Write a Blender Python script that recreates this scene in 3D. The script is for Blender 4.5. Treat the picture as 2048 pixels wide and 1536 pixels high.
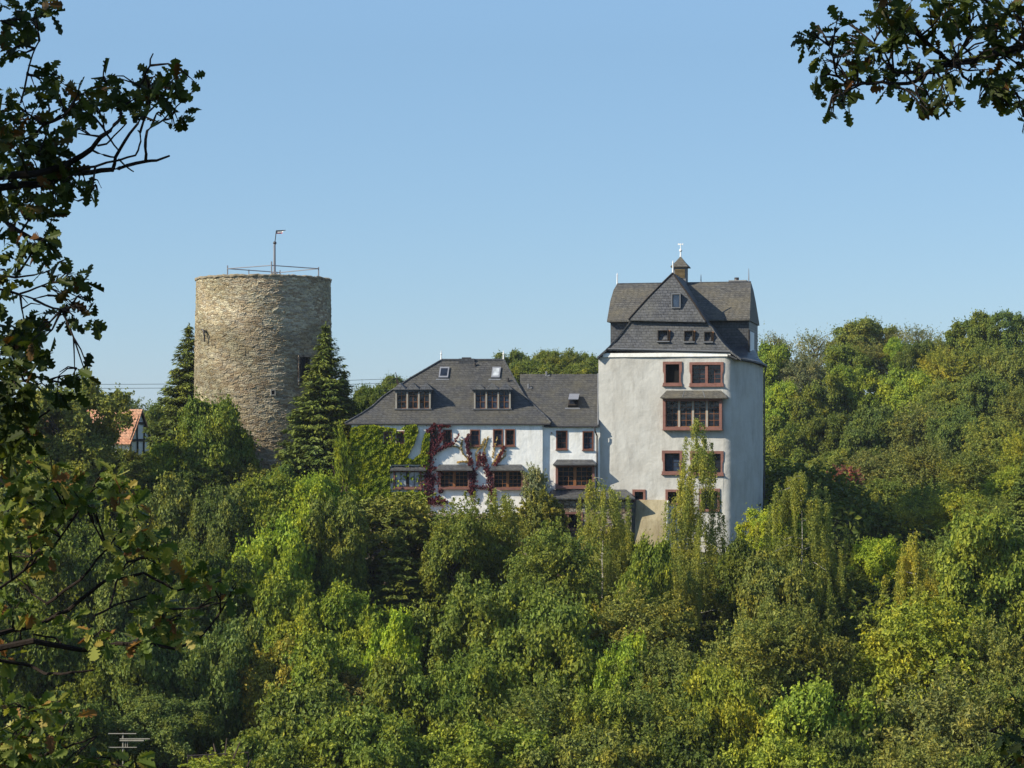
import bpy, math, random
import numpy as np
from mathutils import Vector, Matrix, noise as mnoise

sc = bpy.context.scene
for o in list(bpy.data.objects):
    bpy.data.objects.remove(o)
R = math.radians

# ------------------------------------------------------------------ camera, world, sun, exposure
F, CX, CY = 4160.0, 1024.0, 860.0          # focal length and principal point, in pixels of a 2048 wide picture
cd = bpy.data.cameras.new('camera')
cam = bpy.data.objects.new('camera', cd)
sc.collection.objects.link(cam)
cam.location = (0, 0, 0)
cam.rotation_euler = (R(90), 0, 0)
cd.sensor_width = 36.0
cd.lens = F / 2048 * 36.0
cd.shift_y = (CY - 768) / 2048
cd.clip_start = 0.1
cd.clip_end = 12000
sc.camera = cam

SUN_AZ, SUN_EL = 67.0, 34.0                # degrees to the left of straight behind the camera / above the horizon
SD = Vector((-math.sin(R(SUN_AZ)) * math.cos(R(SUN_EL)), -math.cos(R(SUN_AZ)) * math.cos(R(SUN_EL)), math.sin(R(SUN_EL))))
ld = bpy.data.lights.new('sun', 'SUN')
ld.energy = 4.4
ld.angle = R(0.5)
ld.color = (1.0, 0.92, 0.76)
sun = bpy.data.objects.new('sun', ld)
sc.collection.objects.link(sun)
sun.rotation_euler = SD.to_track_quat('Z', 'Y').to_euler()
sun.location = (-60, -40, 60)

w = bpy.data.worlds.new('World')
sc.world = w
w.use_nodes = True
wn = w.node_tree
wn.nodes.clear()
sky = wn.nodes.new('ShaderNodeTexSky')
sky.sky_type = 'NISHITA'
sky.sun_disc = False
sky.sun_elevation = R(SUN_EL)
sky.sun_rotation = math.atan2(SD.x, SD.y)
sky.altitude = 300
sky.air_density = 1.0
sky.dust_density = 0.25
sky.ozone_density = 3.0
bg = wn.nodes.new('ShaderNodeBackground')
bg.inputs[1].default_value = 0.135
wo = wn.nodes.new('ShaderNodeOutputWorld')
clear_air = wn.nodes.new('ShaderNodeMixRGB')            # even, slightly hazy blue of a clear autumn day
clear_air.inputs[2].default_value = (1.0, 1.80, 2.74, 1)
geo = wn.nodes.new('ShaderNodeNewGeometry'); sep = wn.nodes.new('ShaderNodeSeparateXYZ')
hgt = wn.nodes.new('ShaderNodeMapRange'); hgt.clamp = True     # the haze thins out upwards: deep blue zenith
hgt.inputs[1].default_value, hgt.inputs[2].default_value, hgt.inputs[3].default_value, hgt.inputs[4].default_value = -0.5, -0.18, 0.0, 0.75
wn.links.new(geo.outputs['Incoming'], sep.inputs[0]); wn.links.new(sep.outputs[2], hgt.inputs[0]); wn.links.new(hgt.outputs[0], clear_air.inputs[0])
wn.links.new(sky.outputs[0], clear_air.inputs[1])
wn.links.new(clear_air.outputs[0], bg.inputs[0])
wn.links.new(bg.outputs[0], wo.inputs[0])

sc.view_settings.view_transform = 'Standard'
sc.view_settings.look = 'None'
sc.view_settings.gamma = 1
sc.view_settings.exposure = 0.7
sc.cycles.use_denoising = True
sc.cycles.max_bounces = 6
sc.cycles.transparent_max_bounces = 4
sc.cycles.volume_bounces = 0

# ------------------------------------------------------------------ helpers
COL = sc.collection

def P(px, py, Y):
    return Vector(((px - CX) * Y / F, Y, (CY - py) * Y / F))

def tag(o, label=None, cat=None, group=None, kind=None):
    if label: o['label'] = label
    if cat: o['category'] = cat
    if group: o['group'] = group
    if kind: o['kind'] = kind
    return o

def thing(name, label, cat, loc, group=None):
    o = bpy.data.objects.new(name, None)
    o.empty_display_size = 0.5
    COL.objects.link(o)
    o.location = loc
    return tag(o, label, cat, group)

def org(o):
    v = Vector((0, 0, 0))
    while o is not None:
        v += o.location
        o = o.parent
    return v

def link(name, me, parent=None, loc=None):
    o = bpy.data.objects.new(name, me)
    COL.objects.link(o)
    if parent is not None: o.parent = parent
    if loc is not None: o.location = loc
    return o

class MB:
    def __init__(s): s.v, s.f = [], []
    def add(s, vs, fs):
        n = len(s.v)
        s.v += [tuple(p) for p in vs]
        s.f += [tuple(i + n for i in f) for f in fs]
    def hexa(s, p):
        s.add(p, [(0, 3, 2, 1), (4, 5, 6, 7), (0, 1, 5, 4), (1, 2, 6, 5), (2, 3, 7, 6), (3, 0, 4, 7)])
    def box(s, x0, x1, y0, y1, z0, z1):
        s.hexa([(x0, y0, z0), (x1, y0, z0), (x1, y1, z0), (x0, y1, z0), (x0, y0, z1), (x1, y0, z1), (x1, y1, z1), (x0, y1, z1)])
    def prism(s, poly, vec):
        n = len(poly); vec = Vector(vec)
        vs = [Vector(p) for p in poly] + [Vector(p) + vec for p in poly]
        fs = [tuple(range(n))[::-1], tuple(range(n, 2 * n))]
        fs += [(i, (i + 1) % n, n + (i + 1) % n, n + i) for i in range(n)]
        s.add(vs, fs)
    def grid(s, rows):
        m = len(rows[0]); vs = [p for r in rows for p in r]
        fs = [(i * m + j, i * m + j + 1, (i + 1) * m + j + 1, (i + 1) * m + j) for i in range(len(rows) - 1) for j in range(m - 1)]
        s.add(vs, fs)
    def tube(s, pts, rad, n=6):
        pts = [Vector(p) for p in pts]
        if not hasattr(rad, '__len__'): rad = [rad] * len(pts)
        vs, fs = [], []
        for i, p in enumerate(pts):
            t = (pts[min(i + 1, len(pts) - 1)] - pts[max(i - 1, 0)])
            if t.length < 1e-9: t = Vector((0, 0, 1))
            t.normalize()
            a = t.cross(Vector((0, 1, 0)) if abs(t.y) < 0.9 else Vector((1, 0, 0))).normalized()
            b = t.cross(a)
            for k in range(n):
                an = 2 * math.pi * k / n
                vs.append(p + (a * math.cos(an) + b * math.sin(an)) * rad[i])
        for i in range(len(pts) - 1):
            for k in range(n):
                fs.append((i * n + k, i * n + (k + 1) % n, (i + 1) * n + (k + 1) % n, (i + 1) * n + k))
        fs.append(tuple(range(n))[::-1])
        fs.append(tuple((len(pts) - 1) * n + k for k in range(n)))
        s.add(vs, fs)
    def ball(s, c, r, seg=10, rings=6):
        c = Vector(c); vs = []
        for i in range(rings + 1):
            th = math.pi * i / rings
            for k in range(seg):
                ph = 2 * math.pi * k / seg
                vs.append(c + Vector((math.sin(th) * math.cos(ph), math.sin(th) * math.sin(ph), math.cos(th))) * r)
        fs = [(i * seg + k, i * seg + (k + 1) % seg, (i + 1) * seg + (k + 1) % seg, (i + 1) * seg + k) for i in range(rings) for k in range(seg)]
        s.add(vs, fs)
    def build(s, name, mat, parent=None, loc=None, smooth=False):
        o0 = org(parent) if parent is not None else Vector(loc if loc is not None else (0, 0, 0))
        me = bpy.data.meshes.new(name)
        me.from_pydata([(p[0] - o0.x, p[1] - o0.y, p[2] - o0.z) for p in s.v], [], s.f)
        me.validate()
        if smooth:
            me.polygons.foreach_set('use_smooth', [True] * len(me.polygons))
        me.materials.append(mat)
        me.update()
        return link(name, me, parent, None if parent is not None else o0)

def np_mesh(name, V, Q, mat, smooth=False, attr=None):
    me = bpy.data.meshes.new(name)
    V = np.asarray(V, dtype=np.float32); Q = np.asarray(Q, dtype=np.int32)
    me.vertices.add(len(V)); me.vertices.foreach_set('co', V.ravel())
    k = Q.shape[1]
    me.loops.add(Q.size); me.loops.foreach_set('vertex_index', Q.ravel())
    me.polygons.add(len(Q))
    me.polygons.foreach_set('loop_start', np.arange(len(Q), dtype=np.int32) * k)
    me.polygons.foreach_set('loop_total', np.full(len(Q), k, dtype=np.int32))
    me.polygons.foreach_set('use_smooth', np.full(len(Q), smooth))
    if attr is not None:
        a = me.color_attributes.new('tint', 'FLOAT_COLOR', 'POINT')
        a.data.foreach_set('color', np.asarray(attr, dtype=np.float32).ravel())
    me.materials.append(mat)
    me.update(calc_edges=True)
    me.validate()
    return me

class Plane:
    """vertical plane with outward normal turned th degrees to the right of facing the camera"""
    def __init__(s, O, th):
        s.O = Vector((O[0], O[1], 0)); t = R(th)
        s.N = Vector((math.sin(t), -math.cos(t), 0)); s.U = Vector((math.cos(t), math.sin(t), 0))
    def pix(s, px, py, w=0.0):
        r = Vector(((px - CX) / F, 1, (CY - py) / F))
        return r * ((s.O.dot(s.N) - w) / r.dot(s.N))
    def uv(s, px, py, w=0.0):
        p = s.pix(px, py, w)
        return (p - s.O).dot(s.U), p.z
    def pt(s, u, v, w=0.0):
        return s.O + s.U * u - s.N * w + Vector((0, 0, v))
    def box(s, mb, u0, u1, v0, v1, w0, w1):
        mb.hexa([s.pt(u0, v0, w0), s.pt(u1, v0, w0), s.pt(u1, v0, w1), s.pt(u0, v0, w1), s.pt(u0, v1, w0), s.pt(u1, v1, w0), s.pt(u1, v1, w1), s.pt(u0, v1, w1)])
    def rect(s, x0, y0, x1, y1, w=0.0):
        a, b = s.uv(x0, y1, w), s.uv(x1, y0, w)
        return a[0], a[1], b[0], b[1]

# ------------------------------------------------------------------ materials
def mat_new(name):
    m = bpy.data.materials.new(name); m.use_nodes = True
    nt = m.node_tree; nt.nodes.clear()
    out = nt.nodes.new('ShaderNodeOutputMaterial')
    return m, nt, out

def N(nt, t, **kw):
    n = nt.nodes.new(t)
    for k, v in kw.items():
        if k.startswith('i_'):
            key = k[2:]
            n.inputs[int(key) if key.isdigit() else key].default_value = v
        else: setattr(n, k, v)
    return n

def ramp(nt, stops):
    n = nt.nodes.new('ShaderNodeValToRGB'); e = n.color_ramp.elements
    while len(e) > 1: e.remove(e[-1])
    e[0].position, e[0].color = stops[0][0], tuple(stops[0][1]) + (1,)
    for p, c in stops[1:]:
        x = e.new(p); x.color = tuple(c) + (1,)
    return n

def simple(name, col, rough=0.7, spec=0.3, var=0.15, scale=3.0, bump=0.0, bscale=20.0):
    m, nt, out = mat_new(name)
    p = N(nt, 'ShaderNodeBsdfPrincipled'); p.inputs['Roughness'].default_value = rough
    p.inputs['Specular IOR Level'].default_value = spec
    tc = N(nt, 'ShaderNodeTexCoord')
    nz = N(nt, 'ShaderNodeTexNoise', i_Scale=scale, i_Detail=5.0, i_Roughness=0.65)
    nt.links.new(tc.outputs['Object'], nz.inputs['Vector'])
    r = ramp(nt, [(0.25, [c * (1 - var) for c in col]), (0.75, [min(1, c * (1 + var)) for c in col])])
    nt.links.new(nz.outputs[0], r.inputs[0]); nt.links.new(r.outputs[0], p.inputs['Base Color'])
    if bump:
        n2 = N(nt, 'ShaderNodeTexNoise', i_Scale=bscale, i_Detail=4.0)
        nt.links.new(tc.outputs['Object'], n2.inputs['Vector'])
        b = N(nt, 'ShaderNodeBump', i_Strength=1.0, i_Distance=bump)
        nt.links.new(n2.outputs[0], b.inputs['Height']); nt.links.new(b.outputs[0], p.inputs['Normal'])
    nt.links.new(p.outputs[0], out.inputs[0])
    return m

def plaster(name, col, stain):
    m, nt, out = mat_new(name)
    p = N(nt, 'ShaderNodeBsdfPrincipled', i_Roughness=0.9); p.inputs['Specular IOR Level'].default_value = 0.15
    tc = N(nt, 'ShaderNodeTexCoord')
    n1 = N(nt, 'ShaderNodeTexNoise', i_Scale=0.55, i_Detail=8.0, i_Roughness=0.7)
    mp = N(nt, 'ShaderNodeMapping'); mp.inputs['Scale'].default_value = (1.6, 1.6, 0.35)
    n3 = N(nt, 'ShaderNodeTexNoise', i_Scale=1.1, i_Detail=7.0, i_Roughness=0.75)
    nt.links.new(tc.outputs['Object'], n1.inputs['Vector'])
    nt.links.new(tc.outputs['Object'], mp.inputs[0]); nt.links.new(mp.outputs[0], n3.inputs['Vector'])
    r1 = ramp(nt, [(0.42, col), (0.72, stain)])
    r3 = ramp(nt, [(0.47, (0, 0, 0)), (0.74, (1, 1, 1))])
    mx = N(nt, 'ShaderNodeMixRGB'); mx.inputs[2].default_value = tuple(c * 0.8 for c in stain) + (1,)
    nt.links.new(n1.outputs[0], r1.inputs[0]); nt.links.new(n3.outputs[0], r3.inputs[0])
    nt.links.new(r3.outputs[0], mx.inputs[0]); nt.links.new(r1.outputs[0], mx.inputs[1])
    nt.links.new(mx.outputs[0], p.inputs['Base Color'])
    n2 = N(nt, 'ShaderNodeTexNoise', i_Scale=2.2, i_Detail=6.0, i_Roughness=0.6)
    nt.links.new(tc.outputs['Object'], n2.inputs['Vector'])
    b = N(nt, 'ShaderNodeBump', i_Strength=1.0, i_Distance=0.035)
    nt.links.new(n2.outputs[0], b.inputs['Height']); nt.links.new(b.outputs[0], p.inputs['Normal'])
    nt.links.new(p.outputs[0], out.inputs[0])
    return m

def coursed(name, c1, c2, mortar, bw, bh, moss=None, bump=0.02, rough=0.7, squash=1.0, msize=0.012):
    """slates / tiles / small masonry laid in level courses"""
    m, nt, out = mat_new(name)
    p = N(nt, 'ShaderNodeBsdfPrincipled', i_Roughness=rough); p.inputs['Specular IOR Level'].default_value = 0.35
    tc = N(nt, 'ShaderNodeTexCoord'); sp = N(nt, 'ShaderNodeSeparateXYZ'); cb = N(nt, 'ShaderNodeCombineXYZ')
    my = N(nt, 'ShaderNodeMath', operation='MULTIPLY_ADD'); my.inputs[1].default_value = 0.6
    nt.links.new(tc.outputs['Object'], sp.inputs[0]); nt.links.new(sp.outputs[1], my.inputs[0]); nt.links.new(sp.outputs[0], my.inputs[2])
    nw = N(nt, 'ShaderNodeTexNoise', i_Scale=1.3, i_Detail=3.0)
    nt.links.new(tc.outputs['Object'], nw.inputs['Vector'])
    mz = N(nt, 'ShaderNodeMath', operation='MULTIPLY_ADD'); mz.inputs[1].default_value = 0.1
    nt.links.new(nw.outputs[0], mz.inputs[0]); nt.links.new(sp.outputs[2], mz.inputs[2])
    nt.links.new(my.outputs[0], cb.inputs[0]); nt.links.new(mz.outputs[0], cb.inputs[1])
    br = N(nt, 'ShaderNodeTexBrick', i_Scale=1.0)
    br.inputs['Color1'].default_value = c1 + (1,); br.inputs['Color2'].default_value = c2 + (1,); br.inputs['Mortar'].default_value = mortar + (1,)
    br.inputs['Mortar Size'].default_value = msize; br.inputs['Brick Width'].default_value = bw; br.inputs['Row Height'].default_value = bh
    br.inputs['Mortar Smooth'].default_value = 0.4
    br.squash = squash
    nt.links.new(cb.outputs[0], br.inputs['Vector'])
    n1 = N(nt, 'ShaderNodeTexNoise', i_Scale=0.8, i_Detail=8.0, i_Roughness=0.7)
    nt.links.new(tc.outputs['Object'], n1.inputs['Vector'])
    n4 = N(nt, 'ShaderNodeTexNoise', i_Scale=6.0, i_Detail=6.0, i_Roughness=0.7)
    nt.links.new(tc.outputs['Object'], n4.inputs['Vector'])
    r4 = ramp(nt, [(0.25, (0.5, 0.5, 0.5)), (0.75, (1.55, 1.55, 1.55))])
    nt.links.new(n4.outputs[0], r4.inputs[0])
    ml = N(nt, 'ShaderNodeMixRGB', blend_type='MULTIPLY'); ml.inputs[0].default_value = 1.0
    mx = N(nt, 'ShaderNodeMixRGB'); mx.inputs[2].default_value = (moss or c1) + (1,)
    r = ramp(nt, [(0.40, (0, 0, 0)), (0.68, (0.9, 0.9, 0.9))])
    nt.links.new(n1.outputs[0], r.inputs[0]); nt.links.new(r.outputs[0], mx.inputs[0])
    nt.links.new(br.outputs['Color'], mx.inputs[1])
    nt.links.new(mx.outputs[0], ml.inputs[1]); nt.links.new(r4.outputs[0], ml.inputs[2])
    nt.links.new(ml.outputs[0], p.inputs['Base Color'])
    b = N(nt, 'ShaderNodeBump', i_Strength=1.0, i_Distance=bump)
    ad = N(nt, 'ShaderNodeMath', operation='SUBTRACT')
    nt.links.new(n4.outputs[0], ad.inputs[0]); nt.links.new(br.outputs['Fac'], ad.inputs[1])
    nt.links.new(ad.outputs[0], b.inputs['Height']); nt.links.new(b.outputs[0], p.inputs['Normal'])
    nt.links.new(p.outputs[0], out.inputs[0])
    return m

def rubble(name, c1, c2, c3, scale=3.2):
    m, nt, out = mat_new(name)
    p = N(nt, 'ShaderNodeBsdfPrincipled', i_Roughness=0.9); p.inputs['Specular IOR Level'].default_value = 0.15
    tc = N(nt, 'ShaderNodeTexCoord'); mp = N(nt, 'ShaderNodeMapping'); mp.inputs['Scale'].default_value = (1, 1, 2.2)
    nt.links.new(tc.outputs['Object'], mp.inputs[0])
    v = N(nt, 'ShaderNodeTexVoronoi', i_Scale=scale); nt.links.new(mp.outputs[0], v.inputs['Vector'])
    ve = N(nt, 'ShaderNodeTexVoronoi', feature='DISTANCE_TO_EDGE', i_Scale=scale); nt.links.new(mp.outputs[0], ve.inputs['Vector'])
    sp = N(nt, 'ShaderNodeSeparateColor'); nt.links.new(v.outputs['Color'], sp.inputs[0])
    r = ramp(nt, [(0.0, c1), (0.5, c2), (1.0, c3)]); nt.links.new(sp.outputs[0], r.inputs[0])
    re = ramp(nt, [(0.0, (0.35, 0.35, 0.35)), (0.08, (1, 1, 1))]); nt.links.new(ve.outputs['Distance'], re.inputs[0])
    ml = N(nt, 'ShaderNodeMixRGB', blend_type='MULTIPLY'); ml.inputs[0].default_value = 1.0
    nt.links.new(r.outputs[0], ml.inputs[1]); nt.links.new(re.outputs[0], ml.inputs[2])
    nt.links.new(ml.outputs[0], p.inputs['Base Color'])
    b = N(nt, 'ShaderNodeBump', i_Strength=1.0, i_Distance=0.08); nt.links.new(re.outputs[0], b.inputs['Height'])
    nt.links.new(b.outputs[0], p.inputs['Normal']); nt.links.new(p.outputs[0], out.inputs[0])
    return m

def stone_attr(name):
    m, nt, out = mat_new(name)
    p = N(nt, 'ShaderNodeBsdfPrincipled', i_Roughness=0.92); p.inputs['Specular IOR Level'].default_value = 0.12
    a = N(nt, 'ShaderNodeAttribute', attribute_name='tint')
    tc = N(nt, 'ShaderNodeTexCoord')
    n = N(nt, 'ShaderNodeTexNoise', i_Scale=9.0, i_Detail=6.0, i_Roughness=0.7); nt.links.new(tc.outputs['Object'], n.inputs['Vector'])
    r = ramp(nt, [(0.25, (0.65, 0.65, 0.65)), (0.75, (1.3, 1.3, 1.3))]); nt.links.new(n.outputs[0], r.inputs[0])
    ml = N(nt, 'ShaderNodeMixRGB', blend_type='MULTIPLY'); ml.inputs[0].default_value = 1.0
    nt.links.new(a.outputs['Color'], ml.inputs[1]); nt.links.new(r.outputs[0], ml.inputs[2]); nt.links.new(ml.outputs[0], p.inputs['Base Color'])
    b = N(nt, 'ShaderNodeBump', i_Strength=1.0, i_Distance=0.04); nt.links.new(n.outputs[0], b.inputs['Height'])
    nt.links.new(b.outputs[0], p.inputs['Normal']); nt.links.new(p.outputs[0], out.inputs[0])
    return m

def leaf_mat(name, spread=0.45, trans=0.3, stops=None, gloss=0.12):
    """leaf colour = object colour x a random factor for every single leaf"""
    m, nt, out = mat_new(name)
    g = N(nt, 'ShaderNodeNewGeometry')
    if stops:
        base = ramp(nt, stops); nt.links.new(g.outputs['Random Per Island'], base.inputs[0]); col = base.outputs[0]
    else:
        oi = N(nt, 'ShaderNodeObjectInfo')
        r = ramp(nt, [(0.0, (1 - spread, 1 - spread * 0.9, 1 - spread)), (0.6, (1, 1, 1)), (1.0, (1 + spread * 1.3, 1 + spread, 1 + spread * 0.3))])
        nt.links.new(g.outputs['Random Per Island'], r.inputs[0])
        ml = N(nt, 'ShaderNodeMixRGB', blend_type='MULTIPLY'); ml.inputs[0].default_value = 1.0
        nt.links.new(oi.outputs['Color'], ml.inputs[1]); nt.links.new(r.outputs[0], ml.inputs[2])
        # limbs of one crown turn at different times: patches leaning to yellow or to blue-green
        tc = N(nt, 'ShaderNodeTexCoord'); nz = N(nt, 'ShaderNodeTexNoise', i_Scale=0.55, i_Detail=3.0, i_Roughness=0.6)
        nt.links.new(tc.outputs['Object'], nz.inputs['Vector'])
        rp = ramp(nt, [(0.32, (0.78, 0.90, 1.05)), (0.5, (1, 1, 1)), (0.68, (1.32, 1.12, 0.8))]); nt.links.new(nz.outputs[0], rp.inputs[0])
        m2 = N(nt, 'ShaderNodeMixRGB', blend_type='MULTIPLY'); m2.inputs[0].default_value = 1.0
        nt.links.new(ml.outputs[0], m2.inputs[1]); nt.links.new(rp.outputs[0], m2.inputs[2]); col = m2.outputs[0]
    p = N(nt, 'ShaderNodeBsdfPrincipled', i_Roughness=0.5); p.inputs['Specular IOR Level'].default_value = gloss
    t = N(nt, 'ShaderNodeBsdfTranslucent')
    hs = N(nt, 'ShaderNodeMixRGB', blend_type='MULTIPLY'); hs.inputs[0].default_value = 1.0; hs.inputs[2].default_value = (1.35, 1.35, 0.6, 1)
    nt.links.new(col, p.inputs['Base Color']); nt.links.new(col, hs.inputs[1]); nt.links.new(hs.outputs[0], t.inputs[0])
    mx = N(nt, 'ShaderNodeMixShader'); mx.inputs[0].default_value = trans
    nt.links.new(p.outputs[0], mx.inputs[1]); nt.links.new(t.outputs[0], mx.inputs[2]); nt.links.new(mx.outputs[0], out.inputs[0])
    return m

M = {}
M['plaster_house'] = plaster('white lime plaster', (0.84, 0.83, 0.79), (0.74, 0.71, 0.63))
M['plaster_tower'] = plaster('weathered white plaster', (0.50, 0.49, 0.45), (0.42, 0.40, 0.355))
M['plaster_ochre'] = plaster('ochre plaster', (0.36, 0.31, 0.20), (0.22, 0.17, 0.09))
M['slate_roof'] = coursed('roof slate', (0.078, 0.076, 0.073), (0.048, 0.048, 0.048), (0.022, 0.022, 0.023), 0.30, 0.14, moss=(0.09, 0.082, 0.06))
M['slate_hung'] = coursed('hung slate', (0.08, 0.082, 0.088), (0.045, 0.048, 0.054), (0.02, 0.02, 0.024), 0.26, 0.17, moss=(0.09, 0.088, 0.078), rough=0.5)
M['slate_mossy'] = coursed('mossy slate', (0.10, 0.095, 0.083), (0.068, 0.065, 0.058), (0.03, 0.028, 0.028), 0.28, 0.13, moss=(0.115, 0.10, 0.068))
M['tile'] = coursed('red clay tiles', (0.50, 0.235, 0.125), (0.42, 0.18, 0.095), (0.22, 0.09, 0.05), 0.22, 0.2, moss=(0.44, 0.26, 0.16), bump=0.04)
M['rubble'] = rubble('rubble masonry', (0.16, 0.11, 0.075), (0.27, 0.21, 0.15), (0.36, 0.32, 0.26))
M['stone'] = stone_attr('layered fieldstone')
M['sandstone'] = simple('red sandstone', (0.205, 0.10, 0.078), 0.85, 0.2, 0.25, 4.0, 0.01)
M['darkframe'] = simple('red brown frame', (0.17, 0.07, 0.045), 0.7, 0.3, 0.2)
M['bar'] = simple('orange brown wood', (0.24, 0.10, 0.035), 0.6, 0.3, 0.2)
M['greybar'] = simple('grey weathered wood', (0.33, 0.30, 0.25), 0.8, 0.2, 0.2)
M['darkwood'] = simple('black brown timber', (0.03, 0.024, 0.02), 0.75, 0.2, 0.3)
M['louvre'] = simple('louvre wood', (0.20, 0.15, 0.08), 0.8, 0.2, 0.3)
M['white'] = simple('white paint', (0.74, 0.74, 0.72), 0.6, 0.3, 0.08)
M['greymetal'] = simple('grey metal', (0.21, 0.215, 0.235), 0.5, 0.4, 0.12)
M['darkmetal'] = simple('dark metal', (0.05, 0.045, 0.045), 0.5, 0.4, 0.2)
M['lead'] = simple('lead flashing', (0.15, 0.155, 0.165), 0.5, 0.4, 0.2)
M['chimney'] = simple('grey render', (0.24, 0.235, 0.225), 0.9, 0.2, 0.25, 3, 0.02)
M['pale_slate'] = coursed('lime streaked slate', (0.34, 0.33, 0.31), (0.22, 0.21, 0.19), (0.1, 0.1, 0.09), 0.28, 0.13, moss=(0.16, 0.14, 0.11))
M['flag_red'] = simple('red cloth', (0.5, 0.06, 0.08), 0.8, 0.2, 0.1)
M['bark'] = simple('brown bark', (0.075, 0.055, 0.04), 0.95, 0.1, 0.4, 6, 0.02)
M['darkbark'] = simple('dark oak bark', (0.024, 0.018, 0.014), 0.95, 0.1, 0.4, 20, 0.004, 60)
M['lightwood'] = simple('pale bleached timber', (0.27, 0.25, 0.20), 0.8, 0.2, 0.2)

def glass_mat(name, col, rough=0.08):
    m, nt, out = mat_new(name)
    p = N(nt, 'ShaderNodeBsdfPrincipled', i_Roughness=rough); p.inputs['Specular IOR Level'].default_value = 0.5
    tc = N(nt, 'ShaderNodeTexCoord'); n = N(nt, 'ShaderNodeTexNoise', i_Scale=2.5, i_Detail=2.0); nt.links.new(tc.outputs['Object'], n.inputs['Vector'])
    r = ramp(nt, [(0.3, [c * 0.5 for c in col]), (0.7, [c * 1.4 for c in col])]); nt.links.new(n.outputs[0], r.inputs[0]); nt.links.new(r.outputs[0], p.inputs['Base Color'])
    b = N(nt, 'ShaderNodeBump', i_Strength=0.5, i_Distance=0.02); nt.links.new(n.outputs[0], b.inputs['Height']); nt.links.new(b.outputs[0], p.inputs['Normal'])
    nt.links.new(p.outputs[0], out.inputs[0])
    return m
M['glass'] = glass_mat('dark window glass', (0.014, 0.018, 0.026))
M['glass_blue'] = glass_mat('bluish window glass', (0.03, 0.045, 0.075))  # blue base colour stands in for varied reflections in some panes
M['curtain'] = glass_mat('glass over white curtains', (0.42, 0.47, 0.52), 0.2)
M['skyglass'] = glass_mat('pale skylight glass', (0.40, 0.42, 0.43), 0.15)
M['dark'] = simple('unlit interior', (0.012, 0.011, 0.010), 0.9, 0.1, 0.2)  # near-black colour for flat sheets, painted in place of shaded depth

def birch_bark():
    m, nt, out = mat_new('birch bark')
    p = N(nt, 'ShaderNodeBsdfPrincipled', i_Roughness=0.7); tc = N(nt, 'ShaderNodeTexCoord')
    mp = N(nt, 'ShaderNodeMapping'); mp.inputs['Scale'].default_value = (3, 3, 9)
    n = N(nt, 'ShaderNodeTexNoise', i_Scale=1.5, i_Detail=4.0); nt.links.new(tc.outputs['Object'], mp.inputs[0]); nt.links.new(mp.outputs[0], n.inputs['Vector'])
    r = ramp(nt, [(0.40, (0.06, 0.05, 0.045)), (0.52, (0.36, 0.34, 0.29)), (0.8, (0.5, 0.47, 0.41))]); nt.links.new(n.outputs[0], r.inputs[0])
    nt.links.new(r.outputs[0], p.inputs['Base Color']); nt.links.new(p.outputs[0], out.inputs[0]); return m
M['birchbark'] = birch_bark()
M['leaf'] = leaf_mat('tree leaves')
M['needle'] = leaf_mat('needles', 0.4, 0.1)
M['creeper'] = leaf_mat('creeper leaves', 0.35, 0.25)
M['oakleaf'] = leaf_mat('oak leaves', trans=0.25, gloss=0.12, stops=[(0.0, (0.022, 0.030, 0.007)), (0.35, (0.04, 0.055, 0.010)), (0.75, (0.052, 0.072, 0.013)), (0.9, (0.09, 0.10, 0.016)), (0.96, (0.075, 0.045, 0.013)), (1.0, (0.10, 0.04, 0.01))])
M['oakleaf_autumn_lit'] = leaf_mat('sunlit turning oak leaves', trans=0.3, gloss=0.15, stops=[(0.0, (0.05, 0.075, 0.014)), (0.35, (0.10, 0.14, 0.024)), (0.65, (0.19, 0.215, 0.04)), (0.86, (0.28, 0.27, 0.055)), (0.95, (0.25, 0.13, 0.03)), (1.0, (0.14, 0.055, 0.02))])  # autumn tones, with yellow-greens brightened to paint in sunlight
# ------------------------------------------------------------------ wall with openings, windows, canopies
def hole_wall(mb, pl, u0, u1, v0, v1, holes, reveal=0.22, step=0.5, rough=0.0, seed=0, w=0.0):
    def cuts(a, b, extra):
        c = sorted(set([a, b] + [e for e in extra if a < e < b])); out = []
        for p, q in zip(c[:-1], c[1:]):
            n = max(1, int(math.ceil((q - p) / step)))
            out += [p + (q - p) * i / n for i in range(n)]
        return out + [c[-1]]
    us = cuts(u0, u1, [h[0] for h in holes] + [h[2] for h in holes])
    vs = cuts(v0, v1, [h[1] for h in holes] + [h[3] for h in holes])
    def wob(u, v):
        return w + rough * mnoise.fractal(Vector((u * 0.45 + seed, v * 0.45, seed * 1.7)), 0.8, 2.0, 3) if rough else w
    idx = {}; V = []; Q = []
    def vid(i, j):
        if (i, j) not in idx:
            idx[i, j] = len(V); V.append(pl.pt(us[i], vs[j], wob(us[i], vs[j])))
        return idx[i, j]
    for i in range(len(us) - 1):
        for j in range(len(vs) - 1):
            cu, cv = (us[i] + us[i + 1]) / 2, (vs[j] + vs[j + 1]) / 2
            if any(h[0] < cu < h[2] and h[1] < cv < h[3] for h in holes): continue
            Q.append((vid(i, j), vid(i + 1, j), vid(i + 1, j + 1), vid(i, j + 1)))
    mb.add(V, Q)
    for h in holes:
        a, b, c, d = h
        e = -0.02 - rough + w
        for (p, q) in (((a, b), (c, b)), ((c, b), (c, d)), ((c, d), (a, d)), ((a, d), (a, b))):
            mb.add([pl.pt(p[0], p[1], w + rough), pl.pt(q[0], q[1], w + rough), pl.pt(q[0], q[1], w + reveal), pl.pt(p[0], p[1], w + reveal)], [(0, 1, 2, 3)])

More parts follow.
